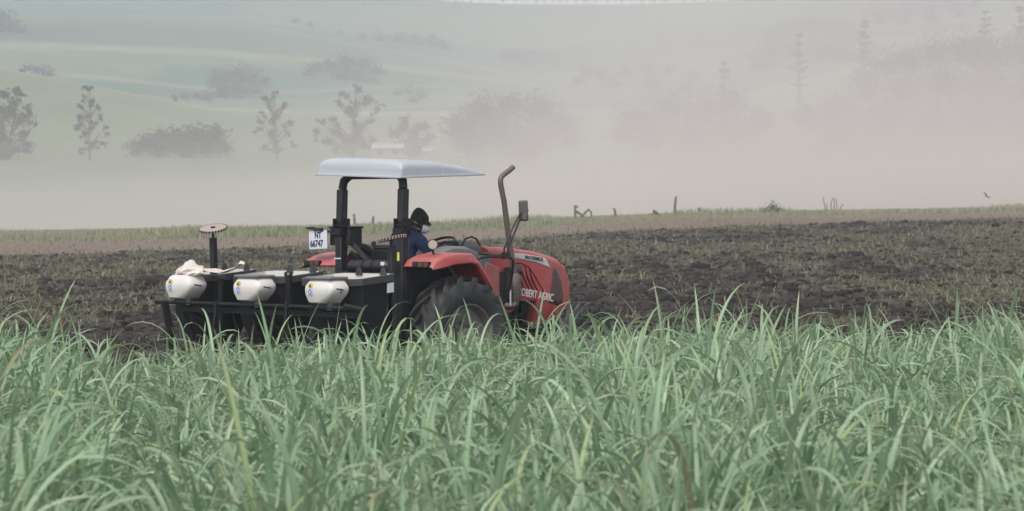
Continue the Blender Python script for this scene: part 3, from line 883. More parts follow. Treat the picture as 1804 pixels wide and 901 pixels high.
# chassis, axles, engine
m = MB()
m.box((.15, 0, .78), (1.1, .46, .42)); m.box((.95, 0, .80), (.8, .40, .40)); m.box((1.9, 0, .66), (1.4, .34, .22))
m.tube([(-.03, -.66, .755), (-.03, .66, .755)], .12, 14); m.box((-.42, 0, .75), (.22, .4, .5))
m.tube([(2.28, -.66, .56), (2.28, .66, .56)], .07, 10); m.box((2.28, 0, .56), (.22, .3, .24))
m.box((.62, -.48, 1.02), (.62, .14, .06)); m.box((.62, .48, 1.02), (.62, .14, .06))                 # foot plates
m.box((.1, 0, 1.12), (1.3, 1.04, .08)); m.box((2.62, 0, .78), (.16, .36, .22))
m.build("chassis", M['black'], tr, bevel=.012)
m = MB()
m.box((1.45, 0, 1.06), (.78, .40, .42)); m.box((1.42, -.22, 1.02), (.26, .10, .22)); m.box((1.72, -.24, 1.08), (.14, .10, .16))
m.tube([(1.30, -.28, .92), (1.55, -.29, .92), (1.74, -.28, 1.0)], .022, 8); m.tube([(1.55, -.26, .80), (1.55, -.26, 1.05)], .05, 12)
m.tube([(1.7, -.26, .82), (1.7, -.26, .98)], .045, 12); m.tube([(1.35, -.30, .78), (1.6, -.30, .84), (1.8, -.28, .80)], .018, 8)
m.build("engine", M['black_dusty'], tr, bevel=.008)

# hood
HX = [.98, 1.10, 1.35, 1.60, 1.85, 1.86, 2.08, 2.25, 2.40, 2.50, 2.57, 2.62, 2.655, 2.668]
HT = [1.815, 1.812, 1.803, 1.788, 1.760, 1.759, 1.722, 1.678, 1.617, 1.545, 1.475, 1.395, 1.28, 1.16]
HW = [.37, .37, .37, .368, .365, .365, .36, .35, .33, .303, .27, .225, .155, .06]
HB = [1.45, 1.16, 1.15, 1.135, 1.13, .865, .865, .865, .865, .87, .875, .88, .89, .91]
def hood_t(x): return float(np.interp(x, HX, HT))
def hood_w(x): return float(np.interp(x, HX, HW))
SH, PW = .11, .62
def hood_y(x, z):
    zt, w = hood_t(x), hood_w(x); zs = zt - SH
    if z <= zs: return w
    q = min(1, (z - zs) / SH)
    return w * max(0, 1 - q ** (2 / PW)) ** (PW / 2)
rings = []
for x, zt, w, zb in zip(HX, HT, HW, HB):
    r = []
    zs = zt - SH
    half = [(w * .97, zb), (w, zb + .03), (w * 1.0, zb + (zs - zb) * .5), (w, zs)]
    for k in range(1, 8):
        a = k / 8 * math.pi / 2
        half.append((w * math.cos(a) ** PW, zs + SH * math.sin(a) ** PW))
    r = [(x, -y, z) for y, z in half] + [(x, 0, zt)] + [(x, y, z) for y, z in reversed(half)]
    rings.append(r)
hood = MB().loft(rings).build("hood", M['red'], tr)
def patch(poly, name, mt, parent, off=.006, thick=.004, nsub=6):
    """an outline (x,z) laid on the right flank of the hood"""
    bm = bmesh.new()
    vs = [bm.verts.new((x, 0, z)) for x, z in poly]
    bm.faces.new(vs)
    bmesh.ops.triangulate(bm, faces=bm.faces[:])
    bmesh.ops.subdivide_edges(bm, edges=bm.edges[:], cuts=nsub, use_grid_fill=True)
    bmesh.ops.triangulate(bm, faces=bm.faces[:])
    pts = [v.co.copy() for v in bm.verts]; fs = [[v.index for v in f.verts] for f in bm.faces]
    bm.verts.index_update()
    fs = [[v.index for v in f.verts] for f in bm.faces]
    bm.free()
    mb = MB().add([(p.x, -(hood_y(p.x, p.z) + off), p.z) for p in pts], fs)
    o = mb.build(name, mt, parent)
    so = o.modifiers.new("solid", 'SOLIDIFY'); so.thickness = thick; so.offset = 0
    return o
patch([(2.161, 1.566), (2.246, 1.526), (2.321, 1.414), (2.367, 1.196), (2.345, 1.10), (2.25, 1.06), (2.076, 1.10), (2.133, 1.338)], "headlight", M['lens'], hood, .004)
patch([(1.30, 1.728), (1.60, 1.716), (1.985, 1.667), (2.03, 1.64), (2.105, 1.535), (1.80, 1.615), (1.444, 1.662), (1.30, 1.672)], "stripe", M['stripe'], hood, .003)
def text(body, name, mt, parent, loc, rot, size, sx=1.0, ext=.002, bold=.0, space=1.0):
    cu = bpy.data.curves.new(name, 'FONT'); cu.body = body; cu.size = size; cu.extrude = ext; cu.offset = bold; cu.space_character = space
    tmp = bpy.data.objects.new(name, cu); COL.objects.link(tmp)
    bpy.context.view_layer.update()
    me = bpy.data.meshes.new_from_object(tmp.evaluated_get(bpy.context.evaluated_depsgraph_get()))
    bpy.data.objects.remove(tmp)
    me.materials.clear(); me.materials.append(mt)
    o = bpy.data.objects.new(name, me); link(o, parent)
    o.location = loc; o.rotation_euler = rot; o.scale = (sx, 1, 1)
    return o
text("ROBERT AGRIC", "lettering", M['lettering'], hood, (1.495, -.375, 1.209), (R_(90), R_(8.5), 0), .135, .70, .002, .002)
text("McCORMICK", "lettering", M['dark_letter'], hood, (1.62, -.378, 1.660), (R_(90), R_(6.5), 0), .062, .95, .002, .001)
# vents: a curved shut-line and slanted louvre slots
m = MB()
def onhood(x, z, o=.004): return (x, -(hood_y(x, z) + o), z)
m.tube([onhood(*q) for q in [(1.46, 1.60), (1.58, 1.595), (1.70, 1.545), (1.80, 1.45), (1.90, 1.33), (2.0, 1.22)]], .006, 6)
for i, (xa, za, xb, zb) in enumerate([(1.50, 1.50, 1.60, 1.30), (1.55, 1.56, 1.70, 1.28), (1.62, 1.565, 1.79, 1.25), (1.71, 1.52, 1.87, 1.24), (1.45, 1.44, 1.52, 1.32)]):
    m.tube([onhood(xa, za), onhood(xa + (xb - xa) * .35, za + (zb - za) * .5), onhood(xb, zb)], [.004, .011, .006], 6)
m.build("vent", M['black_dusty'], hood)
m = MB().tube([onhood(x, z, .003) for x, z in [(2.135, 1.70), (2.33, 1.60), (2.47, 1.50), (2.56, 1.38)]], .006, 6)
m.build("seam", M['black_dusty'], hood)
# dusty side panel between fender and engine
MB().loft([[(.90, y, 1.62), (1.14, y, 1.55), (1.22, y, 1.40), (1.40, y, 1.26), (1.40, y, 1.02), (1.28, y, .98), (.98, y, 1.20), (.86, y, 1.42)] for y in (-.372, -.402)]).build("side_panel", M['red_dusty'], tr, bevel=.01)
MB().loft([[(.82, y, 1.72), (1.02, y, 1.70), (1.02, y, 1.52), (.80, y, 1.40)] for y in (-.33, -.385)]).build("cowl", M['grey'], tr, bevel=.015)

# fenders
def fender(sg):
    out = [(-.70, 1.575), (-.63, 1.655), (-.50, 1.705), (-.28, 1.745), (-.0, 1.738), (.10, 1.655), (.36, 1.33), (.31, 1.33), (.07, 1.60), (-.03, 1.62), (-.30, 1.605), (-.50, 1.565)]
    yo, yi = (1.19 if sg > 0 else -1.05), sg * .56
    mb = MB(); n = 12
    rings = []
    for y, dz, dx in ((yi, 0, 0), (yi + sg * .04, .006, 0), (yo - sg * .05, .0, 0), (yo - sg * .012, -.012, 0), (yo, -.035, 0)):
        rings.append([(x + dx, y, z + (dz if i < 7 else 0)) for i, (x, z) in enumerate(out)])
    mb.loft(rings)
    o = mb.build("fender", M['red'], tr, bevel=.012)
    # inner wall beside the seat
    MB().prism([(-.64, 1.56), (-.28, 1.60), (0, 1.60), (.30, 1.32), (.30, 1.10), (-.58, 1.10)], 'xz', yi + sg * .03, yi).build("inner_wall", M['black_dusty'], o)
    tl = MB().box((-.685, yo - sg * .19, 1.605), (.05, .27, .075)).build("tail_light", M['black_dusty'], o, bevel=.008)
    for k, mm in ((-.09, 'lens'), (0, 'lens'), (.09, 'black')):
        MB().box((-.712, yo - sg * .19 + k, 1.605), (.012, .072, .055)).build("light_lens", M[mm], tl, bevel=.004)
    return o
fender(-1); fender(1)

# roll bar
m = MB()
for sg in (-1, 1):
    y = sg * .52
    m.bar((-.665, y, .62), (-.665, y, 1.98), .105, .115)
    m.bar((-.660, y, 2.10), (-.648, y, 2.50), .095, .11)
    m.tube([(-.648, y, 2.50), (-.640, y - sg * .02, 2.60), (-.62, y - sg * .10, 2.66)], [.055, .055, .05], 8)
m.bar((-.62, -.45, 2.665), (-.62, .45, 2.665), .09, .09)
m.box((-.60, -.50, .80), (.20, .20, .30)); m.box((-.60, .50, .80), (.20, .20, .30))
rb = m.build("roll_bar", M['black'], tr, bevel=.012)
for sg in (-1, 1):
    y = sg * .52
    m = MB()
    m.box((-.665, y - .065, 2.04), (.15, .02, .22)); m.box((-.665, y + .065, 2.04), (.15, .02, .22)); m.box((-.735, y, 1.99), (.05, .14, .09))
    m.tube([(-.69, y - .10, 2.06), (-.69, y + .10, 2.06)], .022, 10); m.tube([(-.62, y - .095, 2.00), (-.62, y + .095, 2.00)], .018, 10)
    m.tube([(-.75, y - .05, 2.08), (-.72, y + .02, 2.13), (-.70, y + .06, 2.09)], .008, 6)
    m.build("hinge", M['black_dusty'], rb, bevel=.006)
MB().box((-.727, -.515, 1.70), (.004, .035, .10)).build("sticker", M['lime'], rb, False)
MB().box((-.727, .52, 1.67), (.004, .112, .014)).build("sticker", M['plate'], rb, False)

# canopy
def canopy():
    cy, xr, xf = .06, -.84, .62
    rings = []
    TX = [0, .004, .012, .022, .035, .05, .08] + list(np.linspace(.12, 1, 24)); NX = len(TX) - 1
    def lip(x, y): return 2.630 + .036 * (y + .68) + .036 * (x - xr)
    for i in range(NX + 1):
        t = TX[i]; x = xr + .03 + (xf - xr - .04) * t
        hw = .715 * (1 - .02 * t)
        H = np.interp(t, [0, .012, .035, .08, .45, .75, .92, 1], [.13, .175, .197, .207, .185, .115, .05, .012])
        ring = []
        for k in range(25):
            a = math.pi * k / 24
            cx, sz = math.cos(a), math.sin(a)
            y = cy - math.copysign(abs(cx) ** .28, cx) * hw
            z = lip(x, y) + H * sz ** .34 * (1 - .06 * (y - cy) ** 2)
            ring.append((x, y, z))
        ring += [(x, cy + hw - .03, lip(x, cy + hw) - .001), (x, cy - hw + .03, lip(x, cy - hw) - .001)]
        rings.append(ring)
    o = MB().loft(rings).build("canopy", M['canopy'], tr)
    m = MB()
    # flared lip all round
    hw = .735
    def P(x, y, dz): return (x, y, lip(x, y) + dz)
    path = [(xr - .02, cy - hw), (xf * .6, cy - hw), (xf, cy - hw + .03), (xf + .02, cy - hw + .2), (xf + .02, cy + hw - .2), (xf, cy + hw - .03), (xf * .6, cy + hw), (xr - .02, cy + hw)]
    rr = [[P(x, y, -.012) for x, y in path], [P(x, y, .010) for x, y in path]]
    m.loft(rr)
    m.build("canopy_lip", M['canopy'], o, bevel=.004)
    m = MB()
    for tx in (-.12, .22):
        i = int(np.argmin([abs(r_[0][0] - tx) for r_ in rings]))
        m.tube([(p[0], p[1] * 1.001, p[2] + .001) for p in rings[i][:25]], .005, 5)
    m.build("seam", M['canopy'], o)
canopy()

# exhaust
m = MB()
pp = [(1.303, -.52, 1.16), (1.285, -.52, 1.42), (1.221, -.52, 1.70), (1.15, -.52, 2.03), (1.089, -.52, 2.36), (1.030, -.52, 2.56), (1.024, -.52, 2.62), (1.045, -.52, 2.665), (1.10, -.52, 2.70), (1.18, -.52, 2.74), (1.25, -.52, 2.785)]
m.tube(pp[1:], [.036] * 3 + [.034] * 6 + [.033], 14)
ex = m.build("exhaust", M['brownpipe'], tr)
m = MB(); m.tube([(1.285, -.52, 1.48), (1.289, -.52, 1.44), (1.30, -.52, 1.20), (1.302, -.52, 1.15)], [.045, .065, .065, .05], 16)
for k in range(6): m.tube([(1.289 + .002 * k, -.52, 1.24 + .035 * k), (1.289 + .002 * k, -.52, 1.25 + .035 * k)], .069, 16)
m.tube([(1.302, -.52, 1.16), (1.298, -.52, 1.10), (1.26, -.50, 1.075), (1.20, -.44, 1.08), (1.16, -.36, 1.12)], [.042] * 5, 12)
m.build("heat_shield", M['brownpipe'], ex)
# air pre-cleaner and the stack behind the pipe
m = MB(); m.lathe([(1.20, .02), (1.20, .055), (1.23, .062), (1.40, .062), (1.44, .05), (1.44, .02)], 18, 'x', (0, -.46, 1.50))
m.tube([(1.24, -.45, 1.50), (1.23, -.45, 1.30), (1.24, -.42, 1.1)], [.06, .055, .05], 12); m.box((1.15, -.44, 1.35), (.05, .05, .30))
m.build("air_cleaner", M['black'], tr)
MB().tube([(1.19, -.535, 1.08), (1.185, -.535, 1.38)], .010, 6).build("conduit", M['plate'], tr)
# mirror
m = MB(); m.box((1.134, -.80, 2.247), (.045, .115, .255), (0, R_(-3), R_(36)))
mi = m.build("mirror", M['mirror'], tr, bevel=.02)
m = MB(); m.tube([(.80, -.80, 1.71), (.79, -.80, 1.78), (.93, -.80, 2.02), (1.08, -.80, 2.22)], .012, 8); m.tube([(.85, -.80, 1.71), (.86, -.80, 1.80), (.99, -.80, 2.00), (1.08, -.80, 2.16)], .012, 8)
m.tube([(1.13, -.80, 2.24), (1.21, -.80, 2.25)], .018, 8); m.box((.82, -.80, 1.70), (.10, .06, .08)); m.build("mirror_arm", M['black'], mi)
m = MB(); m.tube([(.42, -.62, 1.66), (.60, -.72, 1.69), (.80, -.80, 1.69), (.92, -.80, 1.68), (.98, -.78, 1.62), (.98, -.72, 1.30), (.96, -.60, 1.05)], .016, 8)
m.tube([(.50, -.60, 1.74), (.66, -.72, 1.71), (.80, -.80, 1.70)], .018, 8)
m.build("grab_rail", M['black'], tr)

# operator station
m = MB(); m.box((-.20, 0, 1.42), (.44, .44, .10)); m.box((-.15, 0, 1.24), (.30, .30, .30))
m.box((-.42, 0, 1.62), (.10, .42, .34), (0, R_(-8), 0)); m.box((-.44, 0, 1.80), (.09, .34, .06), (0, R_(-8), 0))
m.build("seat", M['black_dusty'], tr, bevel=.03)
m = MB(); m.lathe([(0, .001)] * 2, 3)
m = MB()
cst, nrm = Vector((.47, 0, 1.835)), Vector((-.42, 0, .91)).normalized()
q = nrm.to_track_quat('Z', 'Y').to_matrix()
ring = [cst + q @ Vector((.21 * math.cos(a), .21 * math.sin(a), 0)) for a in np.linspace(0, 2 * math.pi, 33)]
m.tube(ring, .017, 8, False)
for a in (0.5, 2.6, 4.7): m.tube([cst, cst + q @ Vector((.21 * math.cos(a), .21 * math.sin(a), 0))], .012, 6)
sw = m.build("steering_wheel", M['black'], tr)
MB().tube([cst, cst - nrm * .30, cst - nrm * .55 + Vector((0, 0, -.2))], [.03, .05, .06], 10).build("steering_column", M['grey'], sw)
# dashboard pod
prof = [(.60, 1.42), (.60, 1.74), (.66, 1.84), (.78, 1.885), (.92, 1.87), (1.02, 1.80), (1.04, 1.72), (1.04, 1.42)]
rings = [[(x * .985 + .01, y, 1.42 + (z - 1.42) * k) for x, z in prof] for y, k in ((-.24, .90), (-.21, .97), (-.10, 1), (.10, 1), (.21, .97), (.24, .90))]
dash = MB().loft(rings).build("dashboard", M['grey'], tr, bevel=.02)
m = MB(); a0_ = Vector((.70, 0, 1.84))
m.lathe([(-.004, .10), (.006, .105), (.010, .09), (.012, .005)], 24, 'x')
g_ = MB(); qq = Vector((-.75, 0, .65)).to_track_quat('X', 'Z').to_matrix()
for dy in (-.10, .08):
    sub_ = MB().lathe([(0, .002), (0, .085), (.02, .09), (.02, .002)], 20, 'x')
    g_.add([qq @ Vector(v_) + Vector((.63, dy, 1.80)) for v_ in sub_.v], sub_.f)
for e_ in g_.each(): e_.build("gauge", M['black'], dash)
MB().tube([(.62, -.23, 1.78), (.70, -.23, 1.90), (.82, -.22, 1.93), (.94, -.2, 1.90), (1.03, -.18, 1.80)], .012, 6).build("gauge_hood", M['black'], dash)
# console hump on the right fender
MB().loft([[(x, y, z) for x, z in prof2] for y, prof2 in (
    (-.70, [(-.20, 1.70), (-.12, 1.77), (.02, 1.80), (.28, 1.79), (.44, 1.74), (.50, 1.66)]),
    (-.60, [(-.22, 1.70), (-.12, 1.79), (.00, 1.825), (.30, 1.815), (.46, 1.75), (.52, 1.66)]),
    (-.47, [(-.20, 1.70), (-.12, 1.78), (.02, 1.81), (.28, 1.80), (.44, 1.74), (.50, 1.66)]))]).build("console", M['grey'], tr, bevel=.015)
# work light on the right fender
m = MB(); m.lathe([(-.045, .01), (-.045, .052), (-.03, .060), (.03, .058), (.07, .035), (.085, .01)], 24, 'x')
qq = Vector((.55, .75, .05)).to_track_quat('X', 'Z').to_matrix()
wl = MB(); wl.add([qq @ Vector(v_) + Vector((-.49, -.84, 1.842)) for v_ in m.v], m.f)
wl.tube([(-.47, -.82, 1.79), (-.44, -.82, 1.73)], .014, 8)
wlo = wl.build("work_light", M['black'], tr)
m = MB().lathe([(-.052, .003), (-.052, .050), (-.044, .053), (-.044, .003)], 24, 'x')
MB().add([qq @ Vector(v_) + Vector((-.49, -.84, 1.842)) for v_ in m.v], m.f).build("light_lens", M['lampglass'], wlo)
# levers and the grey quadrant left of the seat
m = MB(); m.tube([(-.45, .16, 1.60), (-.47, .165, 1.83)], .013, 8); m.lathe([(-.03, .006), (-.03, .028), (.02, .03), (.03, .01)], 12, 'z', (-.47, .165, 1.85))
m.tube([(-.40, .05, 1.60), (-.40, .06, 1.72), (-.36, .0, 1.74)], .014, 8); m.tube([(-.36, .0, 1.60), (-.34, -.02, 1.75)], .012, 8)
for e_ in m.each(): e_.build("lever", M['black'], tr)
m = MB(); m.tube([(-.56, .44, 1.83), (-.40, .40, 1.80), (-.26, .34, 1.70), (-.22, .30, 1.58)], [.03, .05, .055, .05], 10)
m.tube([(-.60, .44, 1.74), (-.48, .36, 1.64), (-.42, .30, 1.52)], .035, 8)
m.build("hydraulic_pipe", M['black_dusty'], tr)
m = MB(); m.bar((-.60, .46, 1.90), (-.42, .20, 1.55), .06, .06); m.build("brace", M['black'], tr, bevel=.006)
MB().box((-.55, .56, 1.93), (.22, .34, .21)).box((-.55, .56, 2.045), (.25, .37, .025)).build("toolbox", M['black'], tr, bevel=.012)
# air tank
m = MB(); m.lathe([(-.46, .01), (-.46, .055), (-.43, .078), (.19, .078), (.22, .055), (.22, .01)], 24, 'y', (-.80, 0, 1.58))
at = m.build("air_tank", M['black'], tr)
for y in (-.05, -.21): MB().lathe([(y - .018, .081), (y - .018, .084), (y + .018, .084), (y + .018, .081)], 24, 'y', (-.80, 0, 1.58), True).build("strap", M['black_dusty'], at)
MB().box((-.87, -.40, 1.615), (.02, .06, .045)).build("tank_label", M['plate'], at, bevel=.004)
m = MB(); m.bar((-.72, -.45, 1.50), (-.72, .45, 1.50), .06, .04); m.bar((-.72, -.2, 1.1), (-.72, -.2, 1.5), .05, .05); m.bar((-.72, .1, 1.1), (-.72, .1, 1.5), .05, .05)
m.build("tank_bracket", M['black'], tr)
# number plate
m = MB().box((-.75, .835, 1.893), (.012, .315, .225), (R_(-2.5), 0, 0)); npl = m.build("number_plate", M['plate'], tr, bevel=.004)
text("NT", "lettering", M['ink'], npl, (-.758, .890, 1.912), (R_(90), R_(-2.5), R_(-90)), .105, .80, .002, .003)
text("66747", "lettering", M['ink'], npl, (-.758, .965, 1.805), (R_(90), R_(-2.5), R_(-90)), .112, .80, .002, .003)
m = MB().box((-.76, .96, 2.035), (.05, .12, .025)).box((-.755, .83, 2.02), (.05, .14, .035)); m.bar((-.70, .56, 1.98), (-.755, .80, 2.01), .03, .03); m.bar((-.755, .80, 2.02), (-.76, 1.0, 2.03), .025, .02)
m.build("plate_lamp", M['black'], npl, bevel=.005)
# three point linkage
m = MB()
for sg in (-1, 1):
    m.bar((-.45, sg * .28, .62), (-1.25, sg * .42, .66), .05, .07); m.bar((-.62, sg * .30, 1.20), (-1.0, sg * .38, .66), .04, .04); m.bar((-.40, sg * .26, 1.18), (-.70, sg * .30, 1.24), .06, .06)
m.tube([(-.5, 0, 1.1), (-1.3, 0, 1.18)], .03, 8)
m.build("hitch_arm", M['black'], tr, bevel=.005)

# ------------------------------------------------------------------ planter behind the tractor
PO = Vector((-1.75, .05, 0))
pl = thing("planter", "black three-row field planter with white applicator boxes behind the tractor", "planter", to_world(PO), TH)
PITCH = [0]
def pb(mb, name, mt, parent=pl, **k):
    if PITCH[0]: mb.v = [(p_[0], p_[1], p_[2] + PITCH[0] * (p_[0] + 2.11)) for p_ in mb.v]
    return mb.build(name, mt, parent, off=tuple(PO), **k)
m = MB()
m.bar((-1.25, -1.35, .62), (-1.25, 1.60, .62), .12, .12); m.bar((-2.05, -1.40, .70), (-2.05, 1.70, .70), .10, .10)
for y in (-1.0, .06, 1.2): m.bar((-1.25, y, .64), (-2.25, y, .68), .09, .10)
for y in (-1.02, .06, 1.2):
    m.bar((-1.45, y - .18, .66), (-1.50, y - .10, .22), .07, .05); m.bar((-1.95, y + .10, .68), (-2.15, y + .05, .25), .06, .05)
    m.bar((-2.10, y - .2, .60), (-1.7, y - .2, .35), .05, .05)
m.bar((-1.2, -.35, .62), (-1.2, 0, 1.22), .07, .07); m.bar((-1.2, .35, .62), (-1.2, 0, 1.22), .07, .07)
pb(m, "frame", M['black_dusty'], bevel=.008)
# hoppers
def oct_(x0, x1, y0, y1, c, z): return [(x0 + c, y0, z), (x1 - c, y0, z), (x1, y0 + c, z), (x1, y1 - c, z), (x1 - c, y1, z), (x0 + c, y1, z), (x0, y1 - c, z), (x0, y0 + c, z)]
PITCH[0] = .095
for yc, zz in ((-.74, 1.455), (.44, 1.472), (1.60, 1.485)):
    y0, y1, x0, x1 = yc - .50, yc + .50, -2.11, -1.42
    body = MB().loft([oct_(x0 + .16, x1 - .16, y0 + .16, y1 - .16, .10, .62), oct_(x0 + .06, x1 - .06, y0 + .06, y1 - .06, .10, .98), oct_(x0 + .03, x1 - .03, y0 + .03, y1 - .03, .10, zz - .07)])
    hp = pb(body, "hopper", M['black_dusty'], bevel=.02)
    rim = MB(); A, B_, C_, D_ = (oct_(x0, x1, y0, y1, .10, zz - .078), oct_(x0, x1, y0, y1, .10, zz), oct_(x0 + .035, x1 - .035, y0 + .035, y1 - .035, .09, zz), oct_(x0 + .035, x1 - .035, y0 + .035, y1 - .035, .09, zz - .078))
    rim.loft([A, B_, C_, D_, A], caps=False); pb(rim, "hopper_rim", M['rim_plastic'], hp, bevel=.006)
    lin_ = MB().loft([oct_(x0 + .037, x1 - .037, y0 + .037, y1 - .037, .09, zz - .004), oct_(x0 + .06, x1 - .06, y0 + .06, y1 - .06, .09, zz - .30)], caps=False)
    lin_.add(oct_(x0 + .06, x1 - .06, y0 + .06, y1 - .06, .09, zz - .30), [tuple(range(8))]); pb(lin_, "hopper_lining", M['cream'], hp)
    for yl in (yc - .28, yc + .12):
        lg = MB()
        lg.loft([[(x1 - .06 + dx, yl - .055, zz - .02), (x1 - .06 + dx, yl - .018, zz + .065), (x1 - .06 + dx, yl + .018, zz + .065), (x1 - .06 + dx, yl + .055, zz - .02)] for dx in (0, .02)])
        lg.lathe([(x1 - .065, .004), (x1 - .065, .014), (x1 - .035, .014), (x1 - .035, .004)], 10, 'x', (0, yl, zz + .035))
        pb(lg, "lifting_lug", M['rim_plastic'], hp)
    if yc < 0:
        pb(MB().box((-1.56, y0 + .012, zz - .15), (.10, .012, .11)), "sticker", M['plate'], hp)
PITCH[0] = 0
# upright between hoppers
m = MB(); m.bar((-2.14, -.15, .7), (-2.14, -.15, 1.50), .07, .05); m.tube([(-2.14, -.19, 1.48), (-2.14, -.19, 1.53)], .02, 8); m.tube([(-2.14, -.10, 1.48), (-2.14, -.10, 1.53)], .018, 8)
pb(m, "upright", M['black_dusty'], bevel=.005)
pb(MB().bar((-2.14, 1.02, .7), (-2.14, 1.02, 1.44), .06, .05), "upright", M['black_dusty'], bevel=.005)
# applicator boxes
def abox(x, y, z, lid):
    X = lambda a: x + a
    st = [(-.15, .12, .08), (-.135, .155, .115), (-.05, .222, .145), (.005, .238, .152), (.04, .234, .150), (.105, .19, .125), (.13, .155, .105)]
    rings = []
    for dz, hy, hx in st:
        r = []
        for k in range(20):
            a = 2 * math.pi * k / 20
            ca, sa = math.cos(a), math.sin(a)
            r.append((x + math.copysign(abs(ca) ** .32, ca) * hx + .02 * dz, y + (.05 * max(0, -dz - .02) / .13) + math.copysign(abs(sa) ** .32, sa) * hy, z + dz - (.02 if dz < -.1 and ca > 0 else 0)))
        rings.append(r)
    o = pb(MB().loft(rings), "applicator_box", M['white'])
    if lid:
        l = MB(); l.loft([[(x + sx_ * .145 - .0, y + sy_ * .20, z + .118 + dz) for sx_, sy_ in ((-1, -1), (1, -1), (1, 1), (-1, 1))] for dz in (0, .036)])
        pb(l, "lid", M['grey'], o, bevel=.012)
    n = MB().loft([[(x + sx_ * .07 * k, y + .0 + sy_ * .12 * k, z - dz) for sx_, sy_ in ((-1, -1), (1, -1), (1, 1), (-1, 1))] for dz, k in ((.14, 1.1), (.17, 1), (.215, .9))])
    n.box((x - .05, y - .12, z - .185), (.06, .07, .08))
    pb(n, "metering_unit", M['rim_plastic'], o, bevel=.006)
    h = MB()
    for k, (dy, ex, ey) in enumerate(((.06, .25, .10), (-.03, .45, -.35), (-.07, .5, -.5))):
        h.tube([(x, y + dy, z - .20), (x + .02, y + dy, z - .32), (x + .1 + ex * .4, y + dy + ey * .4, z - .55), (x + ex, y + dy + ey, z - .85)], .02, 8)
    for e_ in h.each(): pb(e_, "hose", M['black_dusty'], o)
    sy = MB().box((x - .153, y + .11, z + .052), (.004, .062, .056)); s1 = pb(sy, "warning_sticker", M['yellow'], o)
    tri = MB().prism([(y + .11 - .020, z + .036), (y + .11 + .020, z + .036), (y + .11, z + .070)], 'yz', x - .1565, x - .1550); pb(tri, "warning_triangle", M['dark_letter'], s1)
    wb = MB().box((x - .153, y + .112, z - .016), (.004, .064, .062)); s2 = pb(wb, "mask_sticker", M['plate'], o)
    ring = MB().lathe([(x - .1575, .014), (x - .1575, .028), (x - .1545, .028), (x - .1545, .014)], 18, 'x', (0, y + .112, z - .016), True); pb(ring, "blue_ring", M['blue'], s2)
    d = MB().box((x - .02, y - .238, z + .012), (.115, .004, .014), (0, R_(8), 0)); pb(d, "printed_mark", M['ink'], o)
    return o
BX = -2.38
abox(BX, 1.37, 1.352, False)
abox(BX, .165, 1.345, True)
ab3 = abox(BX, -1.045, 1.338, True)
m = MB(); m.tube([(BX - .02, -1.26, 1.37), (BX - .0, -1.285, 1.35), (BX - .01, -1.28, 1.32), (BX + .0, -1.286, 1.30)], .007, 6); m.tube([(BX - .05, -1.24, 1.40), (BX - .03, -1.26, 1.385)], .008, 6)
pb(m, "scratch", M['rust'], ab3)
# carrier bar
m = MB(); m.tube([(-2.44, 1.86, 1.160), (-2.44, .3, 1.150), (-2.44, -1.62, 1.140)], .024, 8); m.bar((-2.37, 1.5, 1.08), (-2.37, -1.60, 1.06), .05, .06)
m.bar((-2.44, 1.70, 1.18), (-2.32, 1.66, .60), .09, .07)
for y in (-.46, .75): m.box((-2.44, y, 1.15), (.07, .06, .08)); m.bar((-2.44, y, 1.15), (-2.52, y, .75), .03, .03)
m.tube([(-2.44, -1.40, 1.17), (-2.44, -1.70, 1.13)], .03, 8)
for y in (-1.05, .17, 1.37): m.bar((-2.37, y, 1.10), (-2.06, y, .90), .05, .06)
pb(m, "carrier_bar", M['black_dusty'], bevel=.004)
# chains and loose hoses below
m = MB()
for y in (1.02, .60, -.55, -.85, .25): m.tube([(-2.36, y, 1.10), (-2.33, y - .06, .90), (-2.29, y + .03, .70), (-2.24, y - .02, .52)], .014, 6)
m.tube([(-2.2, .55, .80), (-2.34, .30, .58), (-2.3, .0, .50)], .035, 8); m.tube([(-2.2, -.4, .75), (-2.36, -.8, .55), (-2.3, -1.2, .52)], .02, 8)
for e_ in m.each(): pb(e_, "hose", M['black_dusty'])
# discs that cut the soil
for y in (1.30, .12, -1.05):
    d = MB().lathe([(-.015, .01), (-.02, .12), (-.006, .27), (.006, .27), (-.008, .12), (.0, .01)], 32, 'y', (-2.32, y, .44))
    pb(d, "cutting_disc", M['rust'])
# marker discs on posts
def marker(x, y, z, zb, tilt, thick=.010):
    m = MB(); m.bar((x + .02, y, zb), (x, y, z - .11), .07, .07); m.tube([(x, y, z - .12), (x, y, z)], .016, 8)
    po = pb(m, "marker_post", M['black'], bevel=.008)
    d = MB(); n = 28
    lo, hi = [], []
    for k in range(n * 2):
        a = math.pi * k / n; r = .178 if k % 2 == 0 else .160
        v_ = tilt @ Vector((r * math.cos(a), r * math.sin(a), 0))
        off = tilt @ Vector((0, 0, thick))
        lo.append(tuple(Vector((x, y, z)) + v_ - off)); hi.append(tuple(Vector((x, y, z)) + v_ + off))
    d.loft([lo, hi]); do = pb(d, "marker_disc", M['pink'], po, smooth=False)
    e = MB()
    for k in range(n):
        a = 2 * math.pi * k / n + .11
        c_ = Vector((x, y, z)) + tilt @ Vector((.168 * math.cos(a), .168 * math.sin(a), .0))
        e.box(c_, (.016, .016, .024), tilt @ Matrix.Rotation(a, 3, 'Z'))
    for e_ in e.each(): pb(e_, "tooth", M['black_dusty'], do, smooth=False)
    pb(MB().lathe([(z - .02, .003), (z - .02, .03), (z + .024, .03), (z + .026, .003)], 12, 'z', (x, y, 0)), "hub", M['black_dusty'], do)
wr = RZ.inverted()
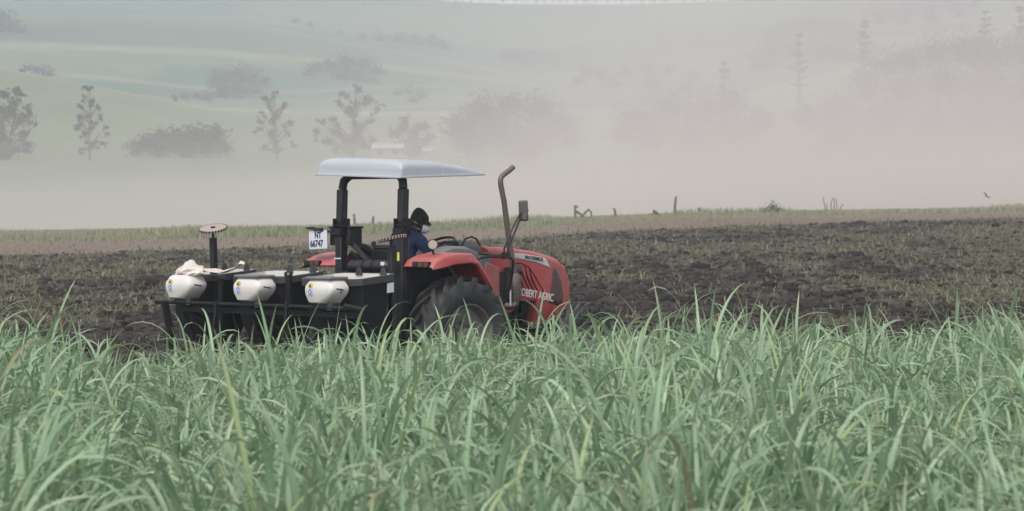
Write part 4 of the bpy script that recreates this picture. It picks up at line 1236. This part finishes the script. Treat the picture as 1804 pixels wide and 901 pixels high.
marker(-1.70, 1.67, 2.03, 1.40, wr @ Matrix.Rotation(R_(5), 3, 'Y').inverted() @ Matrix.Rotation(R_(16), 3, 'X') @ RZ)
marker(-1.30, -.98, 1.915, .60, wr @ Matrix.Rotation(R_(-12), 3, 'Y') @ Matrix.Rotation(R_(-3), 3, 'X') @ RZ, .017)

# white sack thrown over the far box and its hopper
def sack():
    bm = bmesh.new()
    bmesh.ops.create_icosphere(bm, subdivisions=4, radius=1)
    for v_ in bm.verts:
        p_ = v_.co
        n_ = vnoise(np.array([p_.x * 2.2 + 7]), np.array([p_.y * 2.2 + p_.z * 1.7 + 3]), 4)[0] - .5
        n2 = vnoise(np.array([p_.x * 6 + 2]), np.array([p_.y * 6 + p_.z * 5]), 6)[0] - .5
        k = 1 + n_ * .55 + n2 * .22
        z_ = p_.z
        f = max(0, 1 - abs(p_.y + .1) * .95)
        v_.co = Vector((p_.x * .15 * k, p_.y * .20 * k, (z_ * .045 if z_ < 0 else z_ * (.035 + .11 * f)) * k))
    me = bpy.data.meshes.new("plastic_sack"); 
    # flap trailing to the right over the hopper
    b2 = MB(); n = 12; rr = []
    for i in range(n + 1):
        t = i / n; y_ = -.12 - .52 * t; w_ = .10 * (1 - t) + .025
        zc = .015 + .05 * t + .02 * math.sin(t * 9) + (.05 if t > .9 else 0)
        x_ = .06 + .22 * t
        rr.append([(x_ - w_, y_, zc - .015), (x_, y_, zc + .025 * math.sin(i * 1.9)), (x_ + w_, y_ + .02, zc + .01), (x_, y_, zc - .02)])
    b2.loft(rr)
    vs = [v_.co.copy() for v_ in bm.verts]; fs = [[v_.index for v_ in f_.verts] for f_ in bm.faces]; bm.free()
    b = MB().add(vs, fs); b.add(b2.v, b2.f)
    o = b.build("plastic_sack", M['sack'])
    o.location = to_world((BX + .03, 1.33, 1.505)); o.rotation_euler = (0, 0, TH)
    tag(o, "crumpled white sack draped over the farthest applicator box", "sack")
sack()

# ------------------------------------------------------------------ driver
def skin_mesh(name, verts, edges, radii, mt, parent=None, sub=2, root=0):
    me = bpy.data.meshes.new(name); me.from_pydata([tuple(v_) for v_ in verts], edges, []); 
    o = bpy.data.objects.new(name, me); COL.objects.link(o)
    sk_ = o.modifiers.new("skin", 'SKIN')
    for i, r in enumerate(radii):
        sv = me.skin_vertices[0].data[i]; sv.radius = r if isinstance(r, tuple) else (r, r); sv.use_root = (i == root)
    sb = o.modifiers.new("sub", 'SUBSURF'); sb.levels = sub; sb.render_levels = sub
    bpy.context.view_layer.update()
    m2 = bpy.data.meshes.new_from_object(o.evaluated_get(bpy.context.evaluated_depsgraph_get()))
    bpy.data.objects.remove(o)
    m2.materials.clear(); m2.materials.append(mt)
    m2.polygons.foreach_set("use_smooth", [True] * len(m2.polygons))
    return link(bpy.data.objects.new(name, m2), parent)
DO = Vector((-.10, 0, 1.10))
L_ = lambda p_: Vector(p_) - DO
class G:
    def __init__(s): s.v, s.e, s.r = [], [], []
    def add(s, p_, r, prev=None):
        s.v.append(L_(p_)); s.r.append(r); i = len(s.v) - 1
        if prev is not None: s.e.append((prev, i))
        return i
    def chain(s, pts, prev):
        for p_, r in pts: prev = s.add(p_, r, prev)
        return prev
HD = Vector((.125, -.02, 2.115))         # head centre
drv = thing("person", "tractor driver in navy jacket, dark cap and white dust mask, hands on the wheel", "person", to_world(DO), TH)
def hand_pts(sg):
    return Vector((.40, sg * .19, 1.815))
def limbs(g, chest, pelvis, k=1.0, hands=True, legs=True):
    for sg in (-1, 1):
        sh_ = g.chain([((-.07, sg * .13, 1.915), .075 * k), ((-.055, sg * .205, 1.895), .068 * k), ((.01, sg * .275, 1.76), .052 * k), ((.08, sg * .315, 1.665), .047 * k), ((.22, sg * .27, 1.73), .041 * k), ((.34, sg * .215, 1.80), .031 * k)], chest)
        if hands:
            pm = g.chain([(hand_pts(sg), (.040, .020))], sh_)
            for j in range(4):
                o_ = (j - 1.5) * .021
                b_ = hand_pts(sg) + Vector((.03, -sg * .02 + o_ * .6, .012 + o_ * .35))
                lnf = (.9, 1.05, 1.0, .8)[j]
                g.chain([(b_, .010), (b_ + Vector((.030, 0, .012)) * lnf, .009), (b_ + Vector((.050, -sg * .005, -.008)) * lnf, .0085), (b_ + Vector((.046, -sg * .005, -.030)) * lnf, .008)], pm)
            tb = hand_pts(sg) + Vector((-.005, -sg * .035, .012))
            g.chain([(tb, .011), (tb + Vector((.020, -sg * .022, .008)), .010), (tb + Vector((.042, -sg * .026, -.004)), .009)], pm)
        if legs:
            g.chain([((.05, sg * .11, 1.44), .088 * k), ((.25, sg * .16, 1.47), .075 * k), ((.42, sg * .18, 1.47), .062 * k), ((.47, sg * .18, 1.33), .055 * k), ((.48, sg * .18, 1.20), .045 * k), ((.50, sg * .18, 1.165), .045 * k), ((.62, sg * .19, 1.15), .035 * k)], pelvis)
g = G()
pv = g.add((-.12, 0, 1.50), (.145, .115))
ch = g.chain([((-.13, 0, 1.62), (.14, .105)), ((-.11, 0, 1.76), (.155, .11)), ((-.075, 0, 1.87), (.15, .10))], pv)
nk = g.chain([((-.03, -.005, 1.955), .058), ((.03, -.01, 2.01), .055)], ch)
hd = g.chain([((.085, -.015, 2.06), (.070, .078)), (tuple(HD), (.078, .092)), ((.125, -.02, 2.185), (.066, .078)), ((.12, -.02, 2.215), (.035, .04))], nk)
g.chain([((HD.x + .092, -.025, HD.z - .035), .022), ((HD.x + .112, -.026, HD.z - .048), .012)], g.v.index(L_(tuple(HD))))
for sg in (-1, 1): g.chain([((HD.x - .01, -.02 + sg * .082, HD.z - .015), .018), ((HD.x - .02, -.02 + sg * .092, HD.z + .0), .010)], g.v.index(L_(tuple(HD))))
limbs(g, ch, pv)
body = skin_mesh("body", g.v, g.e, g.r, M['skin'], drv)
g = G()
pv = g.add((-.12, 0, 1.48), (.17, .14))
ch = g.chain([((-.13, 0, 1.62), (.17, .135)), ((-.115, 0, 1.76), (.18, .14)), ((-.08, 0, 1.87), (.17, .125))], pv)
g.chain([((-.035, -.005, 1.955), .088), ((.0, -.01, 2.0), .090)], ch)
limbs(g, ch, pv, 1.32, hands=False, legs=False)
skin_mesh("jacket", g.v, g.e, g.r, M['navy'], drv)
g = G(); pv = g.add((-.11, 0, 1.47), (.165, .13))
for sg in (-1, 1):
    g.chain([((.05, sg * .11, 1.44), .105), ((.25, sg * .16, 1.47), .09), ((.42, sg * .18, 1.47), .076), ((.47, sg * .18, 1.33), .068), ((.48, sg * .18, 1.22), .06)], pv)
skin_mesh("trousers", g.v, g.e, g.r, M['black_dusty'], drv)
# balaclava-like hood with a peaked cap over it; the head turns down and to the right of travel
hq = Matrix.Rotation(R_(-58), 3, 'Z') @ Matrix.Rotation(R_(14), 3, 'Y')
def headpart(mb): return MB().add([hq @ Vector(v_) + L_(tuple(HD)) for v_ in mb.v], mb.f)
m = MB(); rings = []
for z_, rx, ry, cx_2 in ((-.17, .085, .10, -.045), (-.13, .095, .098, -.035), (-.08, .105, .102, -.024), (-.02, .112, .106, -.010), (.03, .114, .106, -.004), (.075, .106, .100, -.006), (.115, .082, .080, -.016), (.148, .050, .050, -.030), (.162, .014, .014, -.036)):
    ring = []
    for k in range(24):
        a = 2 * math.pi * k / 24
        x_ = math.cos(a) * rx + cx_2
        if z_ < .0 and x_ > .066: x_ = .066                      # open at the face
        ring.append((x_, math.sin(a) * ry * (1 + .03 * math.sin(5 * a + z_ * 30)), z_))
    rings.append(ring)
m.loft(rings)
headpart(m).build("hood", M['cap'], drv)
m = MB(); rings = []
for t in np.linspace(-1, 1, 15):
    a = t * 1.1
    rings.append([(math.cos(a) * .100, math.sin(a) * .104, .040), (math.cos(a) * .10 + .055 * math.cos(a * 1.2), math.sin(a) * .108, -.006), (math.cos(a) * .10 + .053 * math.cos(a * 1.2), math.sin(a) * .108, -.018), (math.cos(a) * .098, math.sin(a) * .104, .022)])
m.loft(rings)
headpart(m).build("cap_peak", M['cap'], drv)
m = MB(); rings = []
for f_ in np.linspace(0, 1, 9):
    ph = f_ * math.pi / 2
    r_ = math.cos(ph) ** .7; dx = math.sin(ph)
    rings.append([(.062 + .078 * dx + (.012 * r_ * math.cos(2 * a)), math.cos(a) * .086 * r_, -.060 - .012 * dx + math.sin(a) * .074 * r_) for a in np.linspace(0, 2 * math.pi, 24, endpoint=False)])
m.loft(rings)
mk = headpart(m).build("dust_mask", M['maskw'], drv)
m = MB(); m.lathe([(.120, .003), (.120, .016), (.131, .014), (.131, .003)], 14, 'x', (0, -.015, -.076))
headpart(m).build("valve", M['maskw'], mk)
m = MB()
for z_ in (-.035, -.09): m.tube([(.05, -.085, z_), (-.03, -.108, z_ + .02), (-.10, -.06, z_ + .03)], .004, 5); m.tube([(.05, .085, z_), (-.03, .108, z_ + .02), (-.10, .06, z_ + .03)], .004, 5)
for e_ in headpart(m).each(): e_.build("mask_strap", M['plate'], mk)
